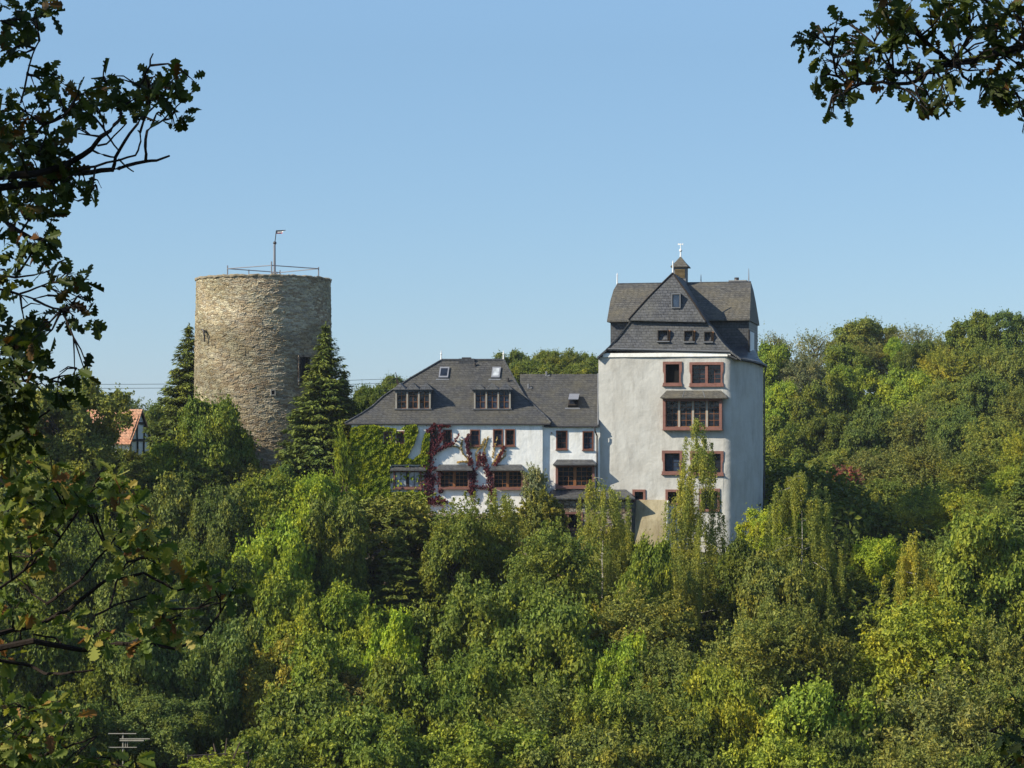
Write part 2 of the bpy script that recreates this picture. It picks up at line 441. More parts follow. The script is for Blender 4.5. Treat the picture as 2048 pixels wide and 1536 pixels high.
def ear_jamb(pl, mb, u_in, u_out, v0, v1, w0, w1):
    """stone jamb whose shoulder is wider in the upper third"""
    s = 1 if u_out > u_in else -1
    full = abs(u_out - u_in); nar = full * 0.62; hh = v1 - v0
    prof = [(full, 1.0), (full, 0.72), (full * 0.98, 0.64), (full * 0.8, 0.55), (nar, 0.47), (nar, 0.09), (full * 0.7, 0.0)]
    poly = [(u_in, v1)] + [(u_in + s * a, v0 + hh * b) for a, b in prof] + [(u_in, v0)]
    if s < 0: poly = poly[::-1]
    mb.prism([pl.pt(u, v, w0) for u, v in poly], pl.pt(0, 0, w1) - pl.pt(0, 0, w0))

def window(th, pl, r, lights=1, cols=2, rows=3, ft=0.08, fm='darkframe', bm='bar', gm='glass', proud=0.03, rec=0.16, mw=0.07, mm=None, ears=False, sill=True, label=None, bt=0.018, w=0.0, transom=None):
    """r = outer rectangle u0,v0,u1,v1. Returns the opening to leave in the wall."""
    u0, v0, u1, v1 = r
    a, b, c, d = u0 + ft, v0 + ft, u1 - ft, v1 - ft
    mb = MB()
    pl.box(mb, u0, u1, d, v1, w - proud - 0.004, w + rec)
    pl.box(mb, u0, u1, v0, b, w - proud - 0.004, w + rec)
    if ears:
        ear_jamb(pl, mb, a, u0, b, d, w - proud, w + rec)
        ear_jamb(pl, mb, c, u1, b, d, w - proud, w + rec)
    else:
        pl.box(mb, u0, a, b, d, w - proud, w + rec)
        pl.box(mb, c, u1, b, d, w - proud, w + rec)
    win = mb.build('window', M[fm], th)
    if label: win['label'] = label
    if sill:
        s = MB(); pl.box(s, u0 - 0.04, u1 + 0.04, v0 - 0.05, v0 - 0.002, w - proud - 0.07, w + 0.05); s.build('sill', M[fm], win)
    lw = ((c - a) - mw * (lights - 1)) / lights
    for k in range(lights - 1):
        m = MB(); x = a + lw * (k + 1) + mw * k
        pl.box(m, x, x + mw, b, d, w + 0.01, w + rec - 0.003); m.build('mullion', M[mm or fm], win)
    g = MB(); bars = MB()
    for k in range(lights):
        x0 = a + k * (lw + mw); x1 = x0 + lw
        g.add([pl.pt(x0, b, w + rec - 0.02), pl.pt(x1, b, w + rec - 0.02), pl.pt(x1, d, w + rec - 0.02), pl.pt(x0, d, w + rec - 0.02)], [(0, 1, 2, 3)])
        if cols:
            wb0, wb1 = w + rec - 0.05, w + rec - 0.022
            e = bt * 1.3
            for (p0, p1, q0, q1) in ((x0, x0 + e, b, d), (x1 - e, x1, b, d), (x0 + e, x1 - e, b, b + e), (x0 + e, x1 - e, d - e, d)):
                pl.box(bars, p0, p1, q0, q1, wb0, wb1)
            for i in range(1, cols):
                x = x0 + (x1 - x0) * i / cols; pl.box(bars, x - bt / 2, x + bt / 2, b + e, d - e, wb0 + 0.003, wb1)
            for j in range(1, rows):
                y = b + (d - b) * j / rows; pl.box(bars, x0 + e, x1 - e, y - bt / 2, y + bt / 2, wb0 + 0.006, wb1)
    g.build('pane', M[gm], win)
    if cols: bars.build('casement', M[bm], win)
    return (a, b, c, d)

def canopy(th, pl, px0, px1, ytop, ybot, inset, pr, mat='slate_hung', seams=0):
    mb = MB()
    tl, tr = pl.pix(px0 + inset, ytop, -0.01), pl.pix(px1 - inset, ytop, -0.01)
    bl, br = pl.pix(px0, ybot, -pr), pl.pix(px1, ybot, -pr)
    du = Vector((0, 0, -0.05))
    wl = pl.O + pl.U * ((bl - pl.O).dot(pl.U)) + Vector((0, 0, bl.z)) - pl.N * -0.01
    wr = pl.O + pl.U * ((br - pl.O).dot(pl.U)) + Vector((0, 0, br.z)) - pl.N * -0.01
    mb.add([bl, br, tr, tl, wl, wr, bl + du, br + du, wr + du, wl + du],
           [(0, 1, 2, 3), (4, 0, 3), (1, 5, 2), (6, 9, 8, 7), (0, 6, 7, 1), (4, 9, 6, 0), (1, 7, 8, 5)])
    c = mb.build('canopy', M[mat], th)
    if seams:
        for k in range(1, seams + 1):
            t = k / (seams + 1); s = MB()
            s.tube([bl.lerp(br, t) + pl.N * 0.012, tl.lerp(tr, t) + pl.N * 0.012], 0.02, 5)
            s.build('seam', M['lead'], c)
    return c

# ================================================================== round stone tower
def build_round_tower():
    Yc = 140.0; Xc = (527 - CX) * Yc / F
    ztop, zbot = 10.12, -7.0
    t = thing('round_tower', 'roofless round medieval tower of layered tan fieldstone at left of the white house', 'tower', (Xc, Yc, zbot))
    rng = np.random.default_rng(5)
    nt_, nz = 860, 440
    th = np.arange(nt_) / nt_ * 2 * np.pi
    z = np.linspace(zbot, ztop, nz)
    rad0 = 4.49 + (ztop - z) * 0.012
    edges = [zbot]
    while edges[-1] < ztop: edges.append(edges[-1] + rng.uniform(0.055, 0.15))
    edges = np.array(edges)
    TH, Z = np.meshgrid(th, z)
    Zw = Z + 0.05 * np.sin(3 * TH + 1) + 0.03 * np.sin(7 * TH + Z * 0.8) + 0.03 * np.sin(23 * TH + 5 * Z) + 0.03 * np.sin(57 * TH - 7 * Z)
    ci = np.clip(np.searchsorted(edges, Zw) - 1, 0, len(edges) - 2)
    f = (Zw - edges[ci]); g = edges[ci + 1] - Zw
    jr = np.minimum(f, g)
    D = np.zeros_like(Z); Cc = np.zeros(Z.shape + (4,)); Cc[..., 3] = 1
    pal = np.array([1.06, 1.05, .97]) * np.array([(0.33, 0.26, 0.165), (0.28, 0.21, 0.125), (0.38, 0.32, 0.22), (0.25, 0.205, 0.15), (0.30, 0.255, 0.19), (0.23, 0.165, 0.10)])
    for c in range(len(edges) - 1):
        b = [rng.uniform(0, 0.1)]
        while b[-1] < 2 * np.pi: b.append(b[-1] + rng.uniform(0.12, 0.55) / 4.55)
        b = np.array(b)
        m = ci == c
        tt = TH[m] + 0.004 * np.sin(Z[m] * 25)
        si = np.searchsorted(b, tt)
        prot = rng.normal(0, 0.014, len(b) + 2)
        cols = pal[rng.integers(0, len(pal), len(b) + 2)] * rng.uniform(0.82, 1.16, (len(b) + 2, 1))
        bl = b[np.clip(si - 1, 0, len(b) - 1)]; bh = b[np.clip(si, 0, len(b) - 1)]
        je = np.minimum(np.abs(tt - bl), np.abs(bh - tt)) * 4.55
        joint = np.minimum(jr[m], je)
        D[m] = prot[si] - 0.027 * (joint < 0.020)
        D[m] += 0.012 * np.clip(f[m] / 0.12, 0, 1)          # each slab leans out at the top edge
        cc = cols[si]; cc = cc * .8 + cc.mean(1, keepdims=True) * np.array([1.07, 1.0, .84]) * .2
        Cc[m, :3] = cc
    # paler re-pointed masonry on the uppermost quarter
    top = 1 / (1 + np.exp(-(Z - 6.75 + 0.25 * np.sin(5 * TH) + 0.15 * np.sin(13 * TH)) / 0.15))
    Cc[..., :3] *= (1 + 0.36 * top[..., None] * np.array([0.95, 1.0, 1.12]))
    # green and dark weathering of the north-east side near the rim
    patch = np.clip(0.5 + 0.5 * np.sin(2.1 * TH + 0.4) + 0.3 * np.sin(9 * TH + Z) + 0.35 * np.sin(1.7 * Z + 4 * TH), 0, 1)
    Cc[..., :3] *= 1 - 0.22 * patch[..., None] * np.array([1, 0.85, 1.0])
    pale = np.clip(np.sin(3.3 * TH + 0.9 * Z) * np.sin(1.1 * Z - 2 * TH + 1) * 1.6 - .3 + .3 * np.sin(11 * TH + 3 * Z), 0, 1)      # patches of repointing
    Cc[..., :3] *= 1 + 0.22 * pale[..., None] * np.array([.95, 1, 1.1])
    D += 0.025 * np.sin(2 * TH + 0.3 * Z) + 0.015 * np.sin(5 * TH - 0.5 * Z)
    Rr = rad0[:, None] + D
    rim = 0.09 * np.sin(9 * th) + 0.05 * np.sin(23 * th + 1) + 0.03 * np.sin(57 * th)
    zz = Z.copy(); zz[-1] += rim * 0.6; zz[-2] += rim * 0.5; zz[-3] += rim * 0.3
    V = np.stack([Rr * np.cos(TH), Rr * np.sin(TH), zz - zbot], -1).reshape(-1, 3)
    i, j = np.meshgrid(np.arange(nz - 1), np.arange(nt_), indexing='ij'); j2 = (j + 1) % nt_
    Q = np.stack([i * nt_ + j, i * nt_ + j2, (i + 1) * nt_ + j2, (i + 1) * nt_ + j], -1).reshape(-1, 4)
    link('masonry_shaft', np_mesh('masonry_shaft', V, Q, M['stone'], attr=Cc.reshape(-1, 4)), t)
    # parapet coping and inner face
    mb = MB(); n = 160; rows = []
    for (r_, z_) in ((4.55, ztop - 0.10), (4.57, ztop + 0.0), (4.46, ztop + 0.05), (3.7, ztop + 0.04), (3.62, ztop - 0.1), (3.6, ztop - 1.2), (0.05, ztop - 1.2)):
        rows.append([Vector((Xc + (r_ + 0.03 * math.sin(k * 1.7)) * math.cos(2 * math.pi * k / n), Yc + (r_ + 0.03 * math.sin(k * 1.7)) * math.sin(2 * math.pi * k / n), z_ + 0.025 * math.sin(k * 0.9) + 0.02 * math.sin(k * 2.3) if r_ > 3.65 else z_)) for k in range(n)] )
    for r_ in rows: r_.append(r_[0])
    mb.grid(rows); mb.build('coping', simple('coping stone', (0.27, 0.225, 0.155), 0.9, 0.15, 0.3, 4, 0.03), t)
    # openings (near-black blocks standing in for unlit depth, in stone surrounds)
    def on_tower(px, py):
        r = Vector(((px - CX) / F, 1, (CY - py) / F)); o = Vector((Xc, Yc, 0))
        a = r.x ** 2 + r.y ** 2; b = -2 * (r.x * o.x + r.y * o.y); c = o.x ** 2 + o.y ** 2 - 4.6 ** 2
        s = (-b - math.sqrt(b * b - 4 * a * c)) / (2 * a); return r * s
    for (px, py, ww, hh, nm) in ((609, 740, 0.40, 0.85, 'window'), (546, 785, 0.10, 0.13, 'opening')):
        p = on_tower(px, py); ang = math.degrees(math.atan2(p.x - Xc, -(p.y - Yc)))
        pl = Plane((p.x, p.y), ang); zc = p.z
        fr = MB(); e = 0.13 if nm == 'window' else 0.07
        pl.box(fr, -ww - e, -ww, zc - hh, zc + hh, -0.06, 0.35); pl.box(fr, ww, ww + e, zc - hh, zc + hh, -0.06, 0.35)
        pl.box(fr, -ww - e, ww + e, zc + hh, zc + hh + e, -0.07, 0.35); pl.box(fr, -ww - e, ww + e, zc - hh - e, zc - hh, -0.07, 0.35)
        o = fr.build(nm, M['rubble'] if nm == 'window' else simple('pale stone', (0.36, 0.33, 0.27)), t)
        d = MB(); pl.box(d, -ww, ww, zc - hh, zc + hh, -0.045, 0.3); d.build('pane', M['dark'], o)
        if nm == 'window':
            s = MB()
            for k in range(3):
                x = -ww + (k + 0.5) * 2 * ww / 3; pl.box(s, x - 0.02, x + 0.02, zc - hh, zc + hh, -0.07, -0.047)
            pl.box(s, -ww, ww, zc + 0.1, zc + 0.16, -0.085, -0.072); s.build('grille', M['darkwood'], o)
    # wrought iron cresset hook on the wall
    p = on_tower(411, 668); b = MB()
    out = Vector((p.x - Xc, p.y - Yc, 0)).normalized(); si = Vector((-out.y, out.x, 0))
    base = p + out * 0.12
    b.tube([base + Vector((0, 0, 0.28)) + si * -0.3, base + Vector((0, 0, 0.30)) + out * 0.1, base + Vector((0, 0, 0.12)) + si * 0.18 + out * 0.12, base + Vector((0, 0, -0.10)) + si * 0.2 + out * 0.1, base + Vector((0, 0, -0.5)) + si * 0.08], 0.05, 6)
    b.tube([base + Vector((0, 0, 0.2)), base + Vector((0, 0, 0.0)) + si * 0.02 + out * 0.05, base + Vector((0, 0, -0.15)) + si * 0.12], 0.04, 6)
    b.tube([p - out * 0.2 + Vector((0, 0, 0.2)), base + Vector((0, 0, 0.2))], 0.05, 6)
    b.build('iron_bracket', M['darkmetal'], t)
    # railing on top
    zt = ztop; A = P(455, 552, 140); B = P(543, 552, 137.2); C = P(637, 552, 140); Dk = P(560, 552, 143.4)
    rl = thing('railing', 'thin grey metal railing around the flat top of the round tower', 'railing', (Xc, Yc, zt))
    hs = {'A': 0.95, 'B': 1.0, 'C': 0.85, 'D': 0.9}
    for nm, q in (('A', A), ('B', B), ('C', C), ('D', Dk)):
        b = MB(); b.tube([(q.x, q.y, zt - 0.5), (q.x, q.y, zt + hs[nm])], 0.045, 6); b.build('post', M['greymetal'], rl)
    q = A.lerp(Dk, 0.4); b = MB(); b.tube([(q.x, q.y, zt - 0.5), (q.x, q.y, zt + 0.78)], 0.035, 6); b.build('post', M['greymetal'], rl)
    for s, e in ((A, B), (B, C), (C, Dk), (Dk, A)):
        b = MB(); b.tube([(s.x, s.y, zt + 0.74), (e.x, e.y, zt + 0.74)], 0.033, 6); b.build('rail', M['greymetal'], rl)
    # mast with a striped swallow-tailed vane
    q = P(549, 550, 138.6); zb = zt - 1.2
    fp = thing('flag_mast', 'braced grey mast with small striped pennant standing on the round tower', 'flagpole', (q.x, q.y, zb))
    def zz_(py): return (CY - py) * 138.6 / F
    b = MB(); b.tube([(q.x, q.y, zb), (q.x, q.y, zz_(490)), (q.x + 0.02, q.y, zz_(487))], [0.095, 0.075, 0.06], 8); b.build('pole', M['greymetal'], fp)
    b = MB(); b.tube([(q.x + 0.02, q.y, zz_(487)), (q.x + 0.12, q.y, zz_(461))], 0.03, 6); b.build('rod', M['darkmetal'], fp)
    b = MB(); b.ball((q.x + 0.02, q.y, zz_(486)), 0.12); b.build('knob', M['darkmetal'], fp, smooth=True)
    for sx, sy in ((-1, -0.3), (1, -0.3), (0.1, 1)):
        b = MB(); b.tube([(q.x + sx * 0.42, q.y + sy * 0.42, zb), (q.x + sx * 0.36, q.y + sy * 0.36, zt + 0.05), (q.x, q.y, zt + 0.5)], 0.05, 6); b.build('brace', M['greymetal'], fp)
    x0 = q.x + 0.12; z1 = zz_(460.5); z0 = zz_(467.5); hh = (z1 - z0) / 3
    for k, mt in enumerate(('darkmetal', 'white', 'flag_red')):
        b = MB(); zt1 = z1 - hh * k; zt0 = zt1 - hh; tail = (0.62, 0.46, 0.40)[k]
        b.prism([(x0, q.y, zt0), (x0 + 0.3, q.y + 0.05, zt0 + 0.01), (x0 + tail, q.y - 0.03, zt0 + 0.05 - 0.02 * k), (x0 + tail, q.y - 0.03, zt1 + 0.02), (x0 + 0.3, q.y + 0.05, zt1 + 0.01), (x0, q.y, zt1)], (0.0, 0.02, 0))
        b.build('pennant_stripe', M[mt], fp)
build_round_tower()

# ================================================================== white keep
def build_keep():
    TH = -12.0
    p0 = P(1197, 715, 128.55)
    pl = Plane((p0.x, p0.y), TH)
    t = thing('white_keep', 'tall white rendered castle keep with dark gabled slate roof and bell turret', 'castle', (p0.x + 4.5, p0.y + 3, -9))
    zb = -9.0
    # --- windows in the flat front
    holes = []
    def W(x0, y0, x1, y1, **k):
        r = pl.rect(x0, y0, x1, y1); h = window(t, pl, r, **k); holes.append(h); return r
    S = dict(fm='sandstone', mw=0.16, rec=0.30, proud=0.07, bt=0.022)
    W(1326, 723, 1364, 771, ft=0.165, cols=0, gm='dark', ears=True, label='open window with dark interior in red sandstone frame', **S)
    W(1379, 724, 1447, 772, lights=2, ft=0.165, cols=2, rows=4, ears=True, gm='glass', bm='darkframe', label='double window with two leaded lights under the roof', **S)
    W(1324, 901, 1365, 948, ft=0.17, cols=2, rows=4, ears=True, gm='glass_blue', bm='darkwood', label='single window with bluish panes in red sandstone frame', **S)
    W(1380, 902, 1447, 950, lights=2, ft=0.165, cols=2, rows=4, ears=True, bm='darkwood', label='double window half hidden behind the birch top', **S)
    W(1265, 979, 1291, 1003, ft=0.14, cols=2, rows=2, bm='darkwood', sill=False, label='small square window above the buttress', **S)
    W(1331, 979, 1360, 1010, ft=0.15, cols=2, rows=3, bm='darkwood', sill=False, label='small upright window beside the birch', **S)
    W(1398, 977, 1440, 1023, ft=0.15, cols=2, rows=3, bm='darkwood', sill=False, label='window behind the birch branches', **S)
    # --- bay window
    S2 = dict(S); S2.update(proud=0.34, rec=0.10, mw=0.13)
    W(1327, 796, 1445, 859, lights=4, ft=0.17, cols=2, rows=4, mm='greybar', bm='bar', label='wide four-light bay window under a slate canopy', **S2)
    canopy(t, pl, 1320, 1455, 781, 795, 13, 0.62, 'slate_mossy', seams=2)
    # --- walls
    u1 = pl.uv(1447, 800)[0]; zt = pl.uv(1320, 713)[1]
    mb = MB(); hole_wall(mb, pl, 0.0, u1, zb, zt, holes, reveal=0.32, step=0.35, rough=0.035, seed=3)
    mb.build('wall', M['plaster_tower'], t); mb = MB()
    arc = [(pl.pt(u1, 0, 0), TH)]
    def run(r_, a0, a1, n):
        for k in range(n):
            am = R(a0 + (a1 - a0) * (k + 0.5) / n); ds = r_ * R(a1 - a0) / n
            q = arc[-1][0] + Vector((math.cos(am), math.sin(am), 0)) * ds
            arc.append((q, a0 + (a1 - a0) * (k + 1) / n))
    def go(L, n):
        for k in range(n):
            a = R(arc[-1][1]); arc.append((arc[-1][0] + Vector((math.cos(a), math.sin(a), 0)) * (L / n), arc[-1][1]))
    run(0.75, TH, 34, 9); run(5.3, 34, 92, 15); go(3.8, 3)
    run(4.0, 92, 180, 10)
    last = arc[-1][0]
    far = pl.pt(0.2, 0, 9.3); arc.append((far, 200)); arc.append((pl.pt(0, 0, 0), 270))
    nrow = 34
    def zt_at(k):                                              # the eaves sink a little round the right side
        return zt - 0.55 * min(1, max(0, (k - 3) / 16.0))
    rows = []
    for j in range(nrow):
        row = []
        for k, (q, a) in enumerate(arc):
            n = Vector((math.sin(R(a)), -math.cos(R(a)), 0))
            zk = zb + (zt_at(k) - zb) * j / (nrow - 1)
            d = 0.035 * mnoise.fractal(Vector((q.x * 0.5, q.y * 0.5, zk * 0.35)), 0.8, 2.0, 3) if 0 < k < len(arc) - 3 else 0
            row.append(Vector((q.x, q.y, zk)) + n * d)
        rows.append(row)
    mb.grid(rows)
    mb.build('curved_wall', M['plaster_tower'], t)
    # --- white cornice under the front roof skirt
    c = MB()
    a, b_ = pl.uv(1212, 702), pl.uv(1474, 716)
    pl.box(c, pl.uv(1206, 712)[0], pl.uv(1461, 716)[0], zt - 0.02, zt + 0.22, -0.10, 0.3)
    c.build('cornice', M['plaster_house'], t)
    # --- front slate face (vertical courses) with flaring verges
    L = [(1264, 638, .55), (1254, 650, .46), (1242, 667, .33), (1228, 683, .15), (1213, 698, -.14), (1195, 714, -.2)]
    Rr = [(1413, 644, .55), (1425, 655, .46), (1435, 671, .33), (1447, 687, .15), (1464, 704, -.14), (1482, 717, -.2)]
    rows = []
    for (a, b_) in list(zip(L, Rr))[:5]:
        pa, pb = pl.pix(*a), pl.pix(*b_); rows.append([pa.lerp(pb, k / 12) for k in range(13)])
    rows = rows[::-1]
    m = MB(); m.grid(rows)
    q = [p - pl.N * -0.0 + Vector((0, 0, -0.09)) for p in rows[0]]
    qi = [p + pl.N * -0.28 for p in q]
    m.grid([q, rows[0]]); m.grid([qi, q])
    face = m.build('slate_gable_face', M['slate_hung'], t)
    dr = MB(); pa, pb = rows[0][0], rows[0][-1]
    dr.tube([pa + pl.N * 0.03 + Vector((0, 0, 0.02)), pb + pl.N * 0.03 + Vector((0, 0, 0.02))], 0.045, 5); dr.build('drip_edge', M['lead'], face)
    # --- lower verge sweeps (bell-cast side roofs of the front gable)
    def sweep(mb, pts, wb, off=0.05):
        ra, rb, rc, rd = [], [], [], []
        for (x, y, ww) in pts:
            u, v = pl.uv(x, y, ww)
            ra.append(pl.pt(u, v, ww - 0.12)); rb.append(pl.pt(u, v, wb)); rc.append(pl.pt(u, v - 0.13, ww - 0.12)); rd.append(pl.pt(u, v - 0.13, wb))
        mb.grid([ra, rb]); mb.grid([rc, ra]); mb.grid([rd, rc])
    s = MB(); sweep(s, L, 4.0); s.build('verge_roof', M['slate_hung'], t)
    s = MB(); sweep(s, Rr[::-1], 4.0); s.build('verge_roof', M['slate_hung'], t)
    # --- upper half-hip triangle and its cross roof
    A, B, C = (1345.6, 546, 1.25), (1257, 639, .22), (1411.5, 642.5, .22)
    up = MB()
    n = 9; rows = []
    for k in range(n):
        f = k / (n - 1)
        a = pl.pix(B[0] + (A[0] - B[0]) * f - 2.5 * math.sin(f * math.pi), B[1] + (A[1] - B[1]) * f, B[2] + (A[2] - B[2]) * f)
        b_ = pl.pix(C[0] + (A[0] - C[0]) * f + 1.5 * math.sin(f * math.pi), C[1] + (A[1] - C[1]) * f, C[2] + (A[2] - C[2]) * f)
        rows.append([a.lerp(b_, i / 8) for i in range(9)])
    up.grid(rows)
    lo = [p + Vector((0, 0, -0.07)) for p in rows[0]]
    up.grid([lo, rows[0]])
    lo2 = [p - pl.N * 0.6 for p in lo]; up.grid([lo2, lo])
    up.build('half_hip', M['slate_hung'], t)
    cr = MB()
    lv = [(r[0] - pl.O) for r in rows]; rv = [(r[-1] - pl.O) for r in rows]
    def ext(vec, wb): return pl.pt(vec.dot(pl.U), vec.z, wb)
    cr.grid([[pl.O + v for v in lv][::-1], [ext(v, 6.1) for v in lv][::-1]])
    cr.grid([[pl.O + v for v in rv], [ext(v, 6.1) for v in rv]])
    cr.build('gable_roof', M['slate_roof'], t)
    vb = MB()
    for v in (lv, rv):
        vb.tube([pl.O + x + pl.N * 0.02 for x in v], 0.055, 5)
    vb.build('bargeboard', M['darkwood'], t)
    # --- main body, slate hung
    wf, wk = 3.2, 9.1
    uL = pl.uv(1221, 680, wf)[0]; uR = pl.uv(1498, 680, wf)[0]
    vb_, vt = pl.uv(1350, 712, wf)[1], pl.uv(1350, 641, wf)[1]
    mbk = MB(); n = 10
    ring = [(uL, wf), (uR, wf), (uR, wk), (uL, wk), (uL, wf)]
    for (a, b_) in zip(ring[:-1], ring[1:]):
        mbk.grid([[pl.pt(a[0] + (b_[0] - a[0]) * k / n, v, a[1] + (b_[1] - a[1]) * k / n) for k in range(n + 1)] for v in (vb_ - 0.6, (vb_ + vt) / 2, vt)])
    mbk.build('slate_wall', M['slate_hung'], t)
    # --- main roof: rounded ends, ridge across
    mr = MB()
    eL, eV = pl.uv(1214, 641, 2.8); eR = pl.uv(1499.5, 641, 2.8)[0]
    mL, mV = pl.uv(1220.5, 602, 4.25); mR = pl.uv(1501, 602, 4.25)[0]
    kL, kV = pl.uv(1227, 580, 5.2); kR = pl.uv(1501.5, 580, 5.2)[0]
    rL, rV = pl.uv(1234, 568.5, 6.1); rR = pl.uv(1502, 568.5, 6.1)[0]
    rings = []
    for (a, b_, v, w_) in ((eL, eR, eV, 2.8), (mL, mR, mV, 4.25), (kL, kR, kV, 5.2), (rL, rR, rV, 6.05)):
        w2 = 12.2 - w_; c = []
        for (q0, q1) in (((a, w_), (b_, w_)), ((b_, w_), (b_, w2)), ((b_, w2), (a, w2)), ((a, w2), (a, w_))):
            c += [pl.pt(q0[0] + (q1[0] - q0[0]) * i / 10, v, q0[1] + (q1[1] - q0[1]) * i / 10) for i in range(10)]
        c.append(c[0]); rings.append(c)
    soff = [p + Vector((0, 0, -0.1)) for p in rings[0]]
    cen = sum((Vector(p) for p in rings[0]), Vector()) / len(rings[0])
    inner = [Vector((p.x + (cen.x - p.x) * 0.14, p.y + (cen.y - p.y) * 0.14, p.z)) for p in soff]
    mr.grid([inner, soff, rings[0]] + rings[1:])
    mr.build('main_roof', M['slate_mossy'], t)
    rd = MB(); rd.tube([pl.pt(rL, rV, 6.1), pl.pt(rR, rV, 6.1)], 0.07, 6); rd.build('ridge', M['slate_hung'], t)
    # lime streaks below the chimney
    ls = MB(); rows = []
    for k in range(7):
        f = k / 6
        y = 572 + f * 55; w_ = np.interp(y, [568, 580, 602, 641], [6.1, 5.2, 4.25, 2.8]) - 0.07
        xl = 1466 + 6 * math.sin(k * 2.1); xr = 1489 - 3 * f - 4 * math.sin(k * 1.3)
        rows.append([pl.pix(xl + (xr - xl) * i / 6, y + (2 if i % 2 else -1) * (k in (0, 6)), w_) for i in range(7)])
    ls.grid(rows[::-1]); ls.build('lime_streak', M['pale_slate'], t)
    # --- skirt roof around the curved side
    idx = [k for k in range(3, len(arc) - 6)]
    outer, z_o = [], []
    for k in idx:
        q, a = arc[k]; nn = Vector((math.sin(R(a)), -math.cos(R(a)), 0))
        outer.append(Vector((q.x, q.y, zt_at(k) + 0.10)) + nn * 0.30)
    outer = [pl.pix(1474, 716.5, -0.2)] + outer
    path = [pl.pt(pl.uv(1425, 690, wf)[0], 0, wf - 0.02), pl.pt(uR + 0.02, 0, wf - 0.02), pl.pt(uR + 0.02, 0, wk)]
    seg = [(path[i + 1] - path[i]).length for i in range(2)]; tot = sum(seg)
    def along(f):
        d = f * tot
        return path[0].lerp(path[1], d / seg[0]) if d < seg[0] else path[1].lerp(path[2], (d - seg[0]) / seg[1])
    vi = pl.uv(1470, 694, wf)[1]
    inner = []
    for i in range(len(outer)):
        f = i / (len(outer) - 1); q = along(f); inner.append(Vector((q.x, q.y, vi)))
    rows = []
    for (f, sag) in ((0, 0), (0.3, 0.16), (0.6, 0.22), (0.85, 0.1), (1, 0)):
        rows.append([o.lerp(i_, f) - Vector((0, 0, sag)) for o, i_ in zip(outer, inner)])
    sk = MB(); low = [p + Vector((0, 0, -0.09)) for p in outer]
    low2 = [p.lerp(Vector((i_.x, i_.y, p.z)), 0.2) for p, i_ in zip(low, inner)]
    sk.grid([low2, low] + rows)
    # left skirt
    outl = [pl.pt(-0.12, pl.uv(1195, 714, 0)[1], w_) for w_ in (0.0, 3, 6, 9.4)]
    inl = [pl.pt(uL - 0.02, vi, w_) for w_ in (3.2, 5, 7.4, 9.1)]
    sk.grid([[a.lerp(b_, f) - Vector((0, 0, sg)) for a, b_ in zip(outl, inl)][::-1] for f, sg in ((0, 0), (0.5, 0.2), (1, 0))])
    sk.build('skirt_roof', M['slate_hung'], t)
    # --- three small slate-face windows, gable dormer light
    for (x0, y0, x1, y1, lb) in ((1315, 660, 1336, 682, 'left small attic window'), (1368, 661, 1386, 683, 'middle small attic window'), (1408, 663, 1423, 683, 'right small attic window')):
        r = pl.rect(x0, y0, x1, y1, 0.05)
        window(t, pl, r, cols=2, rows=2, ft=0.05, fm='darkwood', bm='darkwood', gm='glass_blue', rec=0.34, proud=0.0, w=0.06, label=None, sill=False)
        s = MB(); pl.box(s, r[0] - 0.06, r[2] + 0.1, r[1] - 0.07, r[1] - 0.003, -0.02, 0.4); s.build('sill', M['lead'], t)
        s = MB(); pl.box(s, r[2] + 0.003, r[2] + 0.11, r[1], r[3], 0.17, 0.42); s.build('jamb', M['bar'], t)
    r = pl.rect(1343.5, 587, 1362, 617, 0.6)
    dm = MB(); pl.box(dm, r[0] + 0.003, r[2] - 0.003, r[1] + 0.003, r[3] - 0.003, 0.46, 1.3); dm.build('dormer', M['darkwood'], t)
    window(t, pl, r, cols=1, rows=1, ft=0.06, fm='lead', bm='darkwood', gm='glass_blue', rec=0.05, proud=0.02, w=0.40, sill=False, label='narrow roof light in the gable triangle')
    # --- window with white shutter on the right side wall
    pr = Plane(pl.pt(uR, 0, 0).to_2d(), TH + 90)
    def pu(w_): return w_            # along the side wall u equals depth
    a0, a1 = 3.0, 4.3
    z0, z1 = pl.uv(1503, 703, 4)[1], pl.uv(1503, 664, 4)[1]
    s = MB(); pr.box(s, 3.1, 5.6, z0, z1, -0.10, 0.0); s.build('shutter', M['white'], t)
    s = MB(); pr.box(s, 2.75, 3.08, z0 - 0.1, z1 + 0.1, -0.07, 0.0); s.build('window_reveal', M['darkwood'], t)
    # --- bell turret
    uc, vr = pl.uv(1361.5, 560, 6.1)
    hw = 0.40
    b = MB(); v1 = pl.uv(1361, 533.5, 5.9)[1]
    pl.box(b, uc - hw, uc + hw, rV - 0.4, v1, 5.5, 6.6)
    tr = b.build('bell_turret', simple('grey weathered boards', (0.17, 0.165, 0.16), 0.8, 0.2, 0.25), t)
    b = MB(); r = pl.rect(1350, 538, 1370, 556, 5.5)
    pl.box(b, r[0], r[2], r[1], r[3], 5.485, 5.498); b.build('opening', M['dark'], tr)  # near-black sheet paints the shade behind the louvres
    b = MB(); nl = 7
    for k in range(nl):
        v = r[1] + (r[3] - r[1]) * (k + 0.5) / nl
        pl.box(b, r[0], r[2], v - 0.02, v + 0.022, 5.445, 5.484)
    b.build('louvre', M['louvre'], tr)
    b = MB(); va = pl.uv(1363, 512, 6.05)[1]; e = 0.16
    base = [pl.pt(uc - hw - e, v1, 5.5 - e), pl.pt(uc + hw + e, v1, 5.5 - e), pl.pt(uc + hw + e, v1, 6.6 + e), pl.pt(uc - hw - e, v1, 6.6 + e)]
